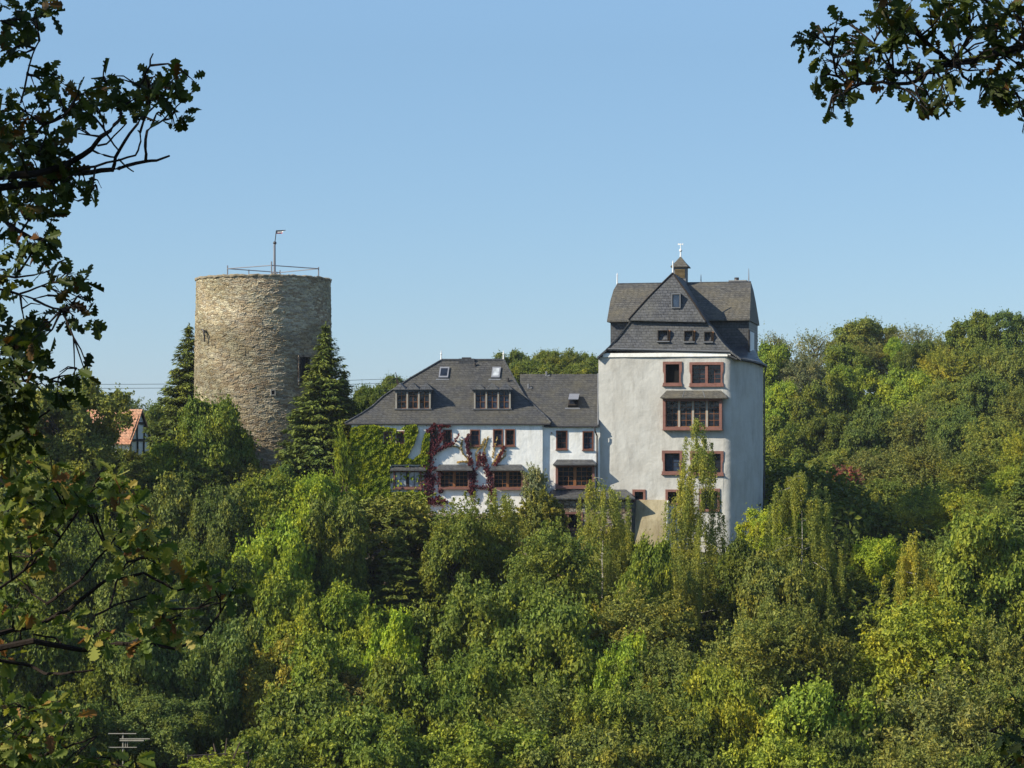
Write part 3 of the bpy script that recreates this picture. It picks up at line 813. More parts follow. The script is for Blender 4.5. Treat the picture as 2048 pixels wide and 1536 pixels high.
    mid = [pl.pt(uc + sx * (hw + e) * 0.52, v1 + (va - v1) * 0.43, 6.05 + sy * (0.55 + e) * 0.52) for sx, sy in ((-1, -1), (1, -1), (1, 1), (-1, 1))]
    ap = pl.pt(uc, va, 6.05); lowb = [p + Vector((0, 0, -0.06)) for p in base]
    for i in range(4):
        j = (i + 1) % 4; b.add([base[i], base[j], mid[j], mid[i], ap, lowb[i], lowb[j]], [(0, 1, 2, 3), (3, 2, 4), (5, 6, 1, 0)])
    b.add(lowb, [(3, 2, 1, 0)])
    b.build('turret_roof', M['slate_mossy'], tr)
    wv = MB(); top = pl.uv(1362.5, 487, 6.05)[1]
    wv.tube([ap - Vector((0, 0, 0.1)), pl.pt(uc, va + 0.3, 6.05), pl.pt(uc, top, 6.05)], [0.06, 0.035, 0.022], 6)
    wv.ball(pl.pt(uc, pl.uv(1363, 501, 6.05)[1], 6.05), 0.1, 8, 6)
    va2 = pl.uv(1362, 488.5, 6.05)[1]
    wv.prism([pl.pt(uc - 0.18, va2 - 0.05, 6.05), pl.pt(uc + 0.1, va2 - 0.02, 6.05), pl.pt(uc + 0.16, va2 - 0.07, 6.05), pl.pt(uc + 0.16, va2 + 0.07, 6.05), pl.pt(uc + 0.1, va2 + 0.03, 6.05), pl.pt(uc - 0.18, va2 + 0.06, 6.05)], pl.N * -0.025)
    wv.build('weather_vane', M['white'], tr)
    # --- finials
    for (x, y0, y1, w_, mt) in ((1234.5, 568.5, 546, 6.1, 'white'), (1346, 547, 521, 1.3, 'white'), (1402, 571, 549, 6.1, 'greymetal'), (1497.5, 568, 537, 6.1, 'greymetal')):
        u, va_ = pl.uv(x, y0 + 2, w_); vt_ = pl.uv(x, y1, w_)[1]; b = MB()
        if mt == 'white':
            b.tube([pl.pt(u, va_, w_), pl.pt(u, va_ + (vt_ - va_) * 0.75, w_), pl.pt(u, vt_, w_)], [0.05, 0.038, 0.02], 8); b.ball(pl.pt(u, va_ + (vt_ - va_) * 0.85, w_), 0.05, 8, 6)
        else:
            b.tube([pl.pt(u, va_, w_), pl.pt(u, va_ + (vt_ - va_) * 0.4, w_), pl.pt(u, vt_, w_)], [0.05, 0.035, 0.015], 6)
        b.build('finial', M[mt], t)
    # --- chimney
    b = MB(); u0, v0 = pl.uv(1459, 575, 6.5); u2, v2 = pl.uv(1492, 562.5, 6.5)
    pl.box(b, u0, u2, v0 - 0.6, v2, 6.4, 7.2); ch = b.build('chimney', M['chimney'], t)
    b = MB(); pl.box(b, u0 - 0.05, u2 + 0.05, v2, v2 + 0.07, 6.35, 7.25); b.build('cap', M['chimney'], ch)
    b = MB(); q = pl.pt((u0 + u2) / 2 - 0.1, v2 + 0.07, 6.8)
    b.tube([q, q + Vector((0, 0, 0.1)), q + Vector((0, 0, 0.18)), q + Vector((0, 0, 0.2))], [0.16, 0.14, 0.16, 0.13], 10); b.build('pot', M['darkmetal'], ch)
    # --- gutter pipe down the right edge
    k = min(range(len(arc)), key=lambda i: abs(arc[i][1] - 88)); q, a = arc[k]; nn = Vector((math.sin(R(a)), -math.cos(R(a)), 0))
    q = q + nn * 0.10; b = MB()
    b.tube([Vector((q.x, q.y, zt_at(k) + 0.1)) + nn * 0.12, Vector((q.x, q.y, zt_at(k) - 0.2)) + nn * 0.1, Vector((q.x, q.y, zt_at(k) - 0.5)), Vector((q.x, q.y, zb + 1))], 0.055, 7)
    b.build('downpipe', M['darkmetal'], t)
    # --- ochre buttress
    b = MB()
    ua, ub = pl.uv(1271, 1000, -0.6)[0], pl.uv(1333, 1000, -0.6)[0]; vtop = pl.uv(1300, 1001, -0.4)[1]; vbot = -9.0
    prof = [(0.1, vbot), (0.1, vtop + 0.04), (-0.35, vtop), (-0.75, vtop - 1.2), (-1.3, vbot)]
    b.prism([pl.pt(ua, v, w_) for w_, v in prof], pl.U * (ub - ua)); b.build('buttress', M['plaster_ochre'], t)
    b = MB()
    pr2 = [(0.1, vtop + 0.043), (-0.38, vtop + 0.003), (-0.78, vtop - 1.2), (-1.33, vbot), (-1.31, vbot), (-0.76, vtop - 1.2)]
    b.prism([pl.pt(ub + 0.003, v, w_) for w_, v in ((0.1, vbot), (0.1, vtop + 0.02), (-0.36, vtop - 0.01), (-0.76, vtop - 1.2), (-1.31, vbot))], pl.U * 0.05); b.build('buttress_edge', M['plaster_house'], t)
    return pl
KEEP = build_keep()

# ================================================================== white house (main wing)
HP = Plane((0, 128.0), 0)
def build_house():
    pl = HP; t = thing('castle_house', 'white house with big hipped slate roof, dormers and creeper between the two towers', 'house', (P(890, 900, 128).x, 132, -8))
    holes = []
    def W(x0, y0, x1, y1, **k):
        holes.append(window(t, pl, pl.rect(x0, y0, x1, y1), **k))
    sm = dict(cols=2, rows=3, ft=0.07, fm='darkframe', bm='darkframe', gm='glass', bt=0.02)
    W(768, 864, 783, 887, **sm); W(793, 862, 808, 886, **sm); W(861, 860, 877, 890, **sm)
    W(886, 859, 904, 891, **sm); W(940, 859, 960, 892, **dict(sm, gm='glass_blue')); W(986, 858, 1006, 892, **dict(sm, gm='glass_blue')); W(1010, 858, 1030, 892, **sm)
    lg = dict(lights=2, cols=3, rows=4, ft=0.1, fm='sandstone', bm='bar', mw=0.13, mm='bar', bt=0.022, proud=0.16, rec=0.08)
    W(787, 940, 843, 977, **dict(lg, gm='curtain', cols=2, rows=2, bm='darkwood', mm='darkwood', label='bay window with pale curtains behind the panes'))
    W(878, 940, 939, 977, **lg); W(985, 940, 1046, 978, **lg)
    canopy(t, pl, 780, 852, 932, 940, 4, 0.5, 'slate_hung'); canopy(t, pl, 872, 945, 929, 940, 6, 0.5, 'slate_hung'); canopy(t, pl, 979, 1049, 929, 940, 6, 0.5, 'slate_hung')
    u0, u1 = pl.uv(703, 900)[0], pl.uv(1085, 900)[0]; zt = pl.uv(900, 846)[1]
    mb = MB(); hole_wall(mb, pl, u0, u1, -9.0, zt, holes, reveal=0.2, step=0.5, rough=0.02, seed=9)
    for (a, b) in (((u0, 0), (u0, 9)), ((u1, 9), (u1, 0)), ((u0, 9), (u1, 9))):
        mb.add([pl.pt(a[0], -9, a[1]), pl.pt(b[0], -9, b[1]), pl.pt(b[0], zt, b[1]), pl.pt(a[0], zt, a[1])], [(0, 1, 2, 3)])
    mb.build('wall', M['plaster_house'], t)
    # roof: stacked rings
    prof = [(690, 1102, 846.5, 127.88), (722, 1086, 828.5, 128.7), (744, 1070, 814, 129.55), (767, 1049, 793, 130.6), (822, 1027, 756, 132.0), (883, 1008, 720.5, 133.0)]
    def X(px, Y): return (px - CX) * Y / F
    def Zp(py, Y): return (CY - py) * Y / F
    rings = []
    for (xl, xr, y, Y) in prof:
        z = Zp(y, Y); a, b = X(xl, Y), X(xr, Y); Y2 = 266 - Y; c = []
        for (p, q) in (((a, Y), (b, Y)), ((b, Y), (b, Y2)), ((b, Y2), (a, Y2)), ((a, Y2), (a, Y))):
            c += [Vector((p[0] + (q[0] - p[0]) * i / 8, p[1] + (q[1] - p[1]) * i / 8, z)) for i in range(8)]
        c.append(c[0]); rings.append(c)
    lo = [p + Vector((0, 0, -0.1)) for p in rings[0]]
    cen = Vector((X(890, 133), 133, lo[0].z)); inn = [p.lerp(cen, 0.06) for p in lo]
    rf = MB(); rf.grid([inn, lo] + rings); roof = rf.build('roof', M['slate_roof'], t)
    def roofY(py): return float(np.interp(py, [p[2] for p in prof][::-1], [p[3] for p in prof][::-1]))
    rg = MB(); rg.tube([P(882, 720, 133), P(1009, 720, 133)], 0.08, 6)
    for side in (0, 1):
        rg.tube([P(p[side], p[2], p[3]) + Vector((0, -0.02, 0.02)) for p in prof], 0.06, 5)
    rg.build('ridge', M['slate_hung'], roof)
    g = MB(); g.tube([P(692, 848, 127.85), P(1100, 848.5, 127.85)], 0.045, 6); g.build('gutter', M['darkmetal'], roof)
    for x in (882.5, 1007):
        b = MB(); a, c = P(x, 722, 133), P(x, 701, 133)
        b.tube([a, a.lerp(c, .55), c], [.06, .042, .022], 8); b.ball(a.lerp(c, .68), .065, 8, 6); b.build('finial', M['white'], t)
    # roof windows
    for (x0, y0, x1, y1, sk, gm) in ((877, 736, 897, 757, 3, 'glass'), (982, 736, 1000, 757, 3, 'skyglass')):
        ya, yb = roofY(y1), roofY(y0); n = Vector((0, -0.62, 0.78)) * 0.10
        q = [P(x0, y1, ya) + n, P(x1 - 1, y1, ya) + n, P(x1 + sk - 1, y0, yb) + n, P(x0 + sk, y0, yb) + n]
        b = MB(); b.prism(q, n * -1.5); o = b.build('skylight', M['greymetal'], t)
        c = sum(q, Vector()) / 4; qi = [c + (p - c) * 0.72 + n * 0.06 for p in q]
        b = MB(); b.add(qi, [(0, 1, 2, 3)]); b.build('pane', M[gm], o)
        b = MB(); f = [P(x0 - 5, y1 + 3.0, roofY(y1 + 3) - 0.03), P(x1 + 1, y1 + 3.0, roofY(y1 + 3) - 0.03), P(x1 + 1, y1 + 0.6, roofY(y1) - 0.05), P(x0 - 5, y1 + 0.6, roofY(y1) - 0.05)]
        b.add(f, [(0, 1, 2, 3)]); b.build('apron', M['lead'], o)
    for (x, y) in ((950, 731), (1016, 762)):
        Y = roofY(y) - 0.02; b = MB(); a = P(x, y + 2, Y); b.tube([a, a + Vector((0, -0.05, 0.28))], 0.07, 7); b.build('vent_pipe', M['darkmetal'], t)
    b = MB(); a = P(933, 721, 133); b.box(a.x - .5, a.x + .5, 132.8, 133.6, a.z - .5, a.z + 0.12); ch = b.build('chimney', M['slate_hung'], t)
    b = MB(); b.box(a.x - .3, a.x + .3, 132.9, 133.5, a.z + 0.122, a.z + 0.2); b.build('cap', M['darkmetal'], ch)
    # dormers: three little gables over three lights
    for (x0, x1, yt, yb) in ((790, 862, 780, 817), (947, 1022, 780, 817)):
        Yf = roofY(yb + 2) - 0.05
        dp = Plane((0, Yf), 0); r = dp.rect(x0, yt, x1, yb)
        dep = roofY(752) - Yf
        b = MB(); dp.box(b, r[0], r[0] + 0.1, r[1] - 0.35, r[3], 0.0, dep - 0.6); dp.box(b, r[2] - 0.1, r[2], r[1] - 0.35, r[3], 0.0, dep - 0.6)
        dp.box(b, r[0] + 0.1, r[2] - 0.1, r[1] - 0.35, r[1] - 0.002, 0.03, 0.5)
        d = b.build('dormer', M['slate_hung'], t)
        ww = (r[2] - r[0]); pw = 0.10; lw = (ww - 0.2 - 2 * pw) / 3
        for k in range(4):
            b = MB(); xx = (r[0] + 0.02, r[0] + 0.1 + lw, r[0] + 0.1 + 2 * lw + pw, r[2] - 0.12)[k]; dp.box(b, xx, xx + pw, r[1], r[3] - 0.12, -0.045, 0.05)
            b.build('post', M['greybar'], d)
        g = MB(); cs = MB()
        for k in range(3):
            a = r[0] + 0.1 + k * (lw + pw); c = a + lw
            g.add([dp.pt(a, r[1], 0.12), dp.pt(c, r[1], 0.12), dp.pt(c, r[3], 0.12), dp.pt(a, r[3], 0.12)], [(0, 1, 2, 3)])
            for (p, q, s_, e_) in ((a, a + .035, r[1], r[3]), (c - .035, c, r[1], r[3]), (a + .035, c - .035, r[1], r[1] + .04), ((a + c) / 2 - .014, (a + c) / 2 + .014, r[1], r[3]), (a, c, r[1] + (r[3] - r[1]) * .35, r[1] + (r[3] - r[1]) * .35 + .026), (a, c, r[1] + (r[3] - r[1]) * .68, r[1] + (r[3] - r[1]) * .68 + .026)):
                dp.box(cs, p, q, s_, e_, 0.08 + 0.002 * (p == a), 0.115)
        g.build('pane', M['glass_blue' if x0 > 900 else 'glass'], d); cs.build('casement', M['bar'], d)
        s = MB(); dp.box(s, r[0] - 0.05, r[2] + 0.05, r[1] - 0.06, r[1] - 0.004, -0.1, 0.1); s.build('sill', M['lead'], d)
        b = MB(); e0, e1 = r[0] - 0.12, r[2] + 0.12; n3 = (e1 - e0) / 3; zt = r[3]; pk = dp.uv(0, yt - 15)[1]
        dp.box(b, e0 + .03, e1 - .03, zt - 0.09, zt, -0.12, 0.2)
        for k in range(3):
            a, c = e0 + n3 * k, e0 + n3 * (k + 1); m = (a + c) / 2
            apx = dp.pt(m, pk, 0.12); bl, br = dp.pt(a, zt + 0.02, -0.2), dp.pt(c, zt + 0.02, -0.2)
            bb = dep + 0.3
            vl, vr = dp.pt(a, zt + 0.07 if k else zt, 0.05), dp.pt(c, zt + 0.07 if k < 2 else zt, 0.05)
            ab, vlb, vrb = dp.pt(m, pk, bb), dp.pt(a, vl.z, bb), dp.pt(c, vr.z, bb)
            b.add([bl, br, apx, vl, vr, ab, vlb, vrb], [(0, 1, 2), (0, 2, 3), (1, 4, 2), (3, 2, 5, 6), (2, 4, 7, 5)])
        b.build('dormer_roof', M['slate_hung'], d)
    return t
build_house()

# ================================================================== lower side wing
def build_side_wing():
    pl = Plane((0, 128.2), 0); t = thing('side_wing', 'lower white wing with plain slate roof joining the house to the keep', 'house', (P(1140, 900, 129).x, 132, -8))
    holes = []
    def W(x0, y0, x1, y1, **k): holes.append(window(t, pl, pl.rect(x0, y0, x1, y1), **k))
    sm = dict(cols=2, rows=3, ft=0.07, fm='darkframe', bm='darkframe', gm='glass', bt=0.02)
    W(1112, 861, 1135, 899, **sm); W(1165, 862, 1187, 900, **dict(sm, gm='glass_blue'))
    W(1111, 929, 1189, 976, lights=2, cols=3, rows=4, ft=0.14, fm='sandstone', bm='bar', mw=0.14, mm='bar', bt=0.024, proud=0.22, rec=0.08)
    canopy(t, pl, 1106, 1193, 919, 929, 8, 0.52, 'slate_hung')
    u0, u1 = pl.uv(1080, 900)[0], pl.uv(1200, 900)[0]; zt = pl.uv(900, 850)[1]
    mb = MB(); hole_wall(mb, pl, u0, u1, -9.0, zt, holes, reveal=0.2, step=0.5, rough=0.02, seed=4)
    for (a, b) in (((u0, 0), (u0, 8)), ((u1, 8), (u1, 0)), ((u0, 8), (u1, 8))):
        mb.add([pl.pt(a[0], -9, a[1]), pl.pt(b[0], -9, b[1]), pl.pt(b[0], zt, b[1]), pl.pt(a[0], zt, a[1])], [(0, 1, 2, 3)])
    mb.build('wall', M['plaster_house'], t)
    prof = [(851, 128.08), (840, 128.6), (820, 129.6), (785, 131.2), (748, 132.6)]
    xl = P(1040, 800, 132).x; rf = MB(); rows = []
    def row(y, Y, Y2=None): 
        z = (CY - y) * Y / F; YY = Y2 or Y
        a, b = xl if y < 835 else P(1088, 850, 128).x, P(1199.5, y, Y).x
        return [Vector((a + (b - a) * i / 10, YY, z)) for i in range(11)]
    rows = [row(*p) for p in prof]; back = [row(p[0], p[1], 265.2 - p[1]) for p in prof[::-1]]
    lo = [p + Vector((0, 0, -.1)) for p in rows[0]]; lo2 = [p + Vector((0, .55, 0)) for p in lo]
    rf.grid([lo2, lo] + rows + back[1:])
    roof = rf.build('roof', M['slate_roof'], t)
    g = MB(); g.tube([P(1090, 853, 128.04), P(1197, 853, 128.04)], 0.045, 6); g.build('gutter', M['darkmetal'], roof)
    fl = MB(); fl.tube([P(1196.5, y, Y) + Vector((0, -0.03, 0.03)) for y, Y in prof], 0.05, 5); fl.build('flashing', M['lead'], roof)
    def rY(py): return float(np.interp(py, [p[0] for p in prof][::-1], [p[1] for p in prof][::-1]))
    # opened roof window
    ya, yb = rY(815), rY(793); n = Vector((0, -0.62, 0.78)) * 0.14
    q = [P(1136, 814, ya) + n, P(1156, 814, ya) + n, P(1159, 792, yb) + n, P(1139, 792, yb) + n]
    b = MB(); b.prism(q, n * -1.3); o = b.build('skylight', M['darkwood'], t)
    c = sum(q, Vector()) / 4
    b = MB(); b.add([c + (p - c) * 0.75 + n * .05 for p in q], [(0, 1, 2, 3)]); b.build('pane', M['glass'], o)
    b = MB(); hh = n * 3.0
    b.prism([q[3], q[2], q[1] + hh, q[0] + hh], n * 0.35); b.build('open_sash', M['greymetal'], o)
    b = MB(); b.add([P(1130, 818, rY(818) - .03), P(1160, 818, rY(818) - .03), P(1160, 815.5, rY(815) - .04), P(1130, 815.5, rY(815) - .04)], [(0, 1, 2, 3)]); b.build('apron', M['lead'], o)
    for (x, y) in ((1057, 776), (1093, 751)):
        b = MB(); a = P(x, y + 1, rY(y) - .02); b.tube([a, a + Vector((0, 0, .3))], 0.07, 7); b.tube([a, a + Vector((0.22, -0.06, 0.03))], .05, 6); b.build('vent_pipe', M['lead'], t)
    b = MB(); b.tube([P(1189, 854, 127.95), P(1190, 862, 127.97), P(1194, 872, 128.1), P(1194, 880, 128.12), P(1194, 1000, 128.12)], 0.05, 7); b.build('downpipe', M['darkmetal'], t)
    b = MB(); a = P(1103, 866, 128.15); b.tube([a, a + Vector((0, -.12, 0))], .06, 8); b.build('wall_lamp', M['darkmetal'], t)
    return t
build_side_wing()

# ================================================================== terrace below: lean-to and retaining wall
def build_terrace():
    pl = Plane((0, 127.0), 0)
    t = thing('terrace_wall', 'rubble retaining wall with slate lean-to and framed opening below the white wing', 'wall', (P(1150, 1000, 127).x, 127.5, -10))
    r = pl.rect(1105, 1024, 1166, 1060)
    h = window(t, pl, r, lights=2, cols=0, ft=0.13, fm='sandstone', gm='dark', rec=0.3, proud=0.03, mw=0.12)
    u0, u1 = pl.uv(1078, 1000)[0], pl.uv(1263, 1000)[0]; zt = pl.uv(1100, 996)[1]
    mb = MB(); hole_wall(mb, pl, u0, u1, -11, zt, [h], reveal=0.32, step=0.4, rough=0.04, seed=6)
    mb.add([pl.pt(u1, -11, 0), pl.pt(u1, -11, 2.4), pl.pt(u1, zt, 2.4), pl.pt(u1, zt, 0)], [(0, 1, 2, 3)])
    mb.build('masonry', M['rubble'], t)
    b = MB(); e = pl.pix(1095, 996, -0.35), pl.pix(1270, 996, -0.35)
    tp = P(1103, 979, 128.15), P(1252, 979, 128.15)
    d = Vector((0, 0, -.08)); bk = [Vector((q.x, 128.15, q.z)) for q in e]
    b.add([e[0], e[1], tp[1], tp[0], e[0] + d, e[1] + d, bk[0] + d, bk[1] + d, bk[0], bk[1]], [(0, 1, 2, 3), (4, 5, 1, 0), (6, 7, 5, 4), (1, 9, 2), (8, 0, 3), (5, 7, 9, 1), (6, 4, 0, 8)])
    b.build('lean_to_roof', M['slate_hung'], t)
    w = Plane((0, 125.6), 0)
    t2 = thing('retaining_wall', 'overgrown rubble wall in the bushes below the creeper-clad house corner', 'wall', (P(820, 1000, 126).x, 126, -10))
    b = MB(); u0, u1 = w.uv(716, 1000)[0], w.uv(1080, 1000)[0]
    hole_wall(b, w, u0, u1, -11, w.uv(900, 1030)[1], [], step=0.4, rough=0.08, seed=2)
    zt = w.uv(900, 1030)[1]; b.add([w.pt(u0, zt, .08), w.pt(u1, zt, .08), w.pt(u1, zt, 2.2), w.pt(u0, zt, 2.2)], [(0, 1, 2, 3)])
    b.build('masonry', M['rubble'], t2)
build_terrace()

# ================================================================== half-timbered cottage at the left
def build_cottage():
    G = P(284, 823, 150.5); Lf = P(259, 887, 148.6); Rt = P(301, 876, 152.6)
    nrm = Vector((Rt.y - Lf.y, -(Rt.x - Lf.x), 0)).normalized(); bk = -nrm * 9.0
    Rt.z = Lf.z = (Lf.z + Rt.z) / 2
    G.x, G.y = ((Lf + Rt) / 2).x, ((Lf + Rt) / 2).y
    t = thing('timber_cottage', 'half-timbered cottage with orange tiled roof between the trees left of the round tower', 'house', ((Lf + Rt) / 2 + bk / 2).xyz - Vector((0, 0, (Lf.z + 7))))
    zb = -7.0
    b = MB(); D = lambda p, z: Vector((p.x, p.y, z))
    b.add([D(Lf, zb), D(Rt, zb), Rt, G, Lf], [(0, 1, 2, 3, 4)])
    b.add([D(Lf, zb), Lf, Lf + bk, D(Lf, zb) + bk], [(0, 1, 2, 3)]); b.add([D(Rt, zb), Rt, Rt + bk, D(Rt, zb) + bk], [(3, 2, 1, 0)])
    b.add([D(Lf, zb) + bk, D(Rt, zb) + bk, Rt + bk, G + bk, Lf + bk], [(4, 3, 2, 1, 0)])
    b.build('wall', M['plaster_house'], t)
    b = MB(); up = Vector((0, 0, .12)); ov = nrm * 0.18
    for e, s in ((Lf, 1), (Rt, -1)):
        dr = (e - G).normalized() * 0.5
        n = 12; rows = []
        for k in range(n + 1):
            f = k / n; a = G.lerp(e + dr, f) + up; rows.append([(a + ov).lerp(a + bk - ov, i / 12) + Vector((0, 0, 0.05 * (1 - f) - .08 * math.sin(f * math.pi))) for i in range(13)])
        b.grid(rows if s < 0 else rows[::-1])
        b.grid([[r[0] for r in rows], [r[0] - Vector((0, 0, .14)) for r in rows]])
    b.build('roof', M['tile'], t)
    b = MB(); f0 = nrm * 0.03; ww = (Rt - Lf).normalized()
    def beam(p, q, th=0.09):
        p, q = p + f0, q + f0; d = (q - p).normalized(); s = d.cross(nrm) * th
        b.prism([p - s, q - s, q + s, p + s], nrm * 0.05)
    mid = (Lf + Rt) / 2; H = G.z - Lf.z
    def gx(f, z): return Vector((Lf.x + (Rt.x - Lf.x) * f, Lf.y + (Rt.y - Lf.y) * f, z))
    for z, a, c in ((Lf.z + H * 0.60, .30, .70), (Lf.z + H * .02, 0, 1), (Lf.z - 2.6, 0, 1), (zb + .3, 0, 1)): beam(gx(a, z), gx(c, z))
    for f in (.33, .67): beam(gx(f, Lf.z + H * .02), gx(f, Lf.z + H * .6)); 
    for f in (.03, .35, .65, .97): beam(gx(f, zb), gx(f, Lf.z))
    beam(G, Lf); beam(G, Rt)
    b.build('timber_frame', M['darkwood'], t)
    p = Plane(mid.to_2d(), math.degrees(math.atan2(nrm.x, -nrm.y)))
    for k in (-1, 1):
        window(t, p, (k * 1.05 - .45, Lf.z - 2.0, k * 1.05 + .45, Lf.z - .8), fm='darkwood', bm='darkwood', rec=-0.01, proud=.1, sill=False)
    b = MB()
    for k in (-1, 1): b.add([p.pt(k * .14 - .06, Lf.z + H * .68, -.02), p.pt(k * .14 + .06, Lf.z + H * .68, -.02), p.pt(k * .14, Lf.z + H * .76, -.02)], [(0, 1, 2)])
    b.build('owl_hole', M['dark'], t)
build_cottage()
# ------------------------------------------------------------------ terrain
CTRL = []
for x in (-60, -40, -25, -10, 5, 15, 40, 70):
    CTRL += [(x, -60, 4), (x, -25, 0.5), (x, 2, -2.6), (x, 15, -9), (x, 30, -17), (x, 50, -23), (x, 70, -24.5)]
for x in (-60, -40, -25, -10, 5, 18):
    CTRL += [(x, 90, -20), (x, 99, -17.5), (x, 111, -13.5), (x, 120, -10.2), (x, 126, -8.0)]
    CTRL += [(x, 131, -5.0), (x, 140, -3.6), (x, 152, -4.0), (x, 170, -6), (x, 200, -7)]
CTRL += [(26, 92, -20), (26, 111, -14), (22, 126, -11.5), (27, 145, -9.5), (33, 170, -7), (39, 205, -2.5), (34, 250, 2.5), (60, 250, 6.5), (70, 215, 4),
         (45, 172, -3), (38, 145, -6.5), (31, 124, -9.5), (60, 140, -2), (30, 105, -14.5), (80, 170, 3), (12, 205, -3), (22, 235, 0), (0, 235, 0.5), (-30, 205, -4), (-60, 260, -4), (20, 170, -9)]
for x in (-160, -80, 0, 80, 160): CTRL += [(x, 330, 1 + 0.03 * x), (x, 450, -8), (x, 800, -25)]
for y in (-60, 0, 60, 120, 200, 300): CTRL += [(-160, y, -12 if y > 60 else 0), (160, y, 4)]
CT = np.array(CTRL, float)
def Hn(x, y):
    x = np.asarray(x, float); y = np.asarray(y, float)
    d = (x[..., None] - CT[:, 0]) ** 2 + (y[..., None] - CT[:, 1]) ** 2
    w_ = 1.0 / (d + 9.0) ** 2.2
    return (w_ * CT[:, 2]).sum(-1) / w_.sum(-1)
def H(x, y): return float(Hn(np.array([x]), np.array([y]))[0])

def ground_mat():
    m, nt, out = mat_new('woodland floor')
    p = N(nt, 'ShaderNodeBsdfPrincipled', i_Roughness=0.95); p.inputs['Specular IOR Level'].default_value = 0.1
    tc = N(nt, 'ShaderNodeTexCoord'); n = N(nt, 'ShaderNodeTexNoise', i_Scale=0.6, i_Detail=9.0, i_Roughness=0.7); nt.links.new(tc.outputs['Object'], n.inputs['Vector'])
    r = ramp(nt, [(0.3, (0.03, 0.04, 0.014)), (0.55, (0.06, 0.065, 0.025)), (0.8, (0.085, 0.07, 0.04))]); nt.links.new(n.outputs[0], r.inputs[0]); nt.links.new(r.outputs[0], p.inputs['Base Color'])
    b = N(nt, 'ShaderNodeBump', i_Distance=0.3); nt.links.new(n.outputs[0], b.inputs['Height']); nt.links.new(b.outputs[0], p.inputs['Normal'])
    nt.links.new(p.outputs[0], out.inputs[0]); return m
def build_ground():
    xs = np.concatenate([[-6000, -2500, -1000, -500, -250], np.linspace(-130, 130, 105), [250, 500, 1000, 2500, 6000]])
    ys = np.concatenate([[-3000, -800, -200], np.linspace(-60, 340, 161), [450, 700, 1200, 2500, 6000, 9000]])
    X, Y = np.meshgrid(xs, ys); Z = np.concatenate([Hn(X[i], Y[i])[None] for i in range(len(ys))])
    V = np.stack([X, Y, Z], -1).reshape(-1, 3); nx = len(xs)
    i, j = np.meshgrid(np.arange(len(ys) - 1), np.arange(nx - 1), indexing='ij')
    Q = np.stack([i * nx + j, i * nx + j + 1, (i + 1) * nx + j + 1, (i + 1) * nx + j], -1).reshape(-1, 4)
    tag(link('ground', np_mesh('ground', V, Q, ground_mat(), True)), kind='structure')
build_ground()

# ------------------------------------------------------------------ leaf building blocks
def unit(v): return v / np.maximum(np.linalg.norm(v, axis=-1, keepdims=True), 1e-9)
def rdir(rng, n): return unit(rng.normal(size=(n, 3)))
def leaf_quads(C, Nn, A, L, W_, fold=0.25, droop=0.15):
    Nn = unit(Nn); A = unit(A - Nn * (A * Nn).sum(-1, keepdims=True)); S = np.cross(Nn, A)
    L = L[:, None]; W_ = W_[:, None]
    b = C - A * L * 0.5; t = C + A * L * 0.5 - Nn * L * droop
    l = C + S * W_ * 0.5 + Nn * W_ * fold; r = C - S * W_ * 0.5 + Nn * W_ * fold
    V = np.stack([b, r, t, l], 1).reshape(-1, 3)
    return V, np.arange(len(V)).reshape(-1, 4)

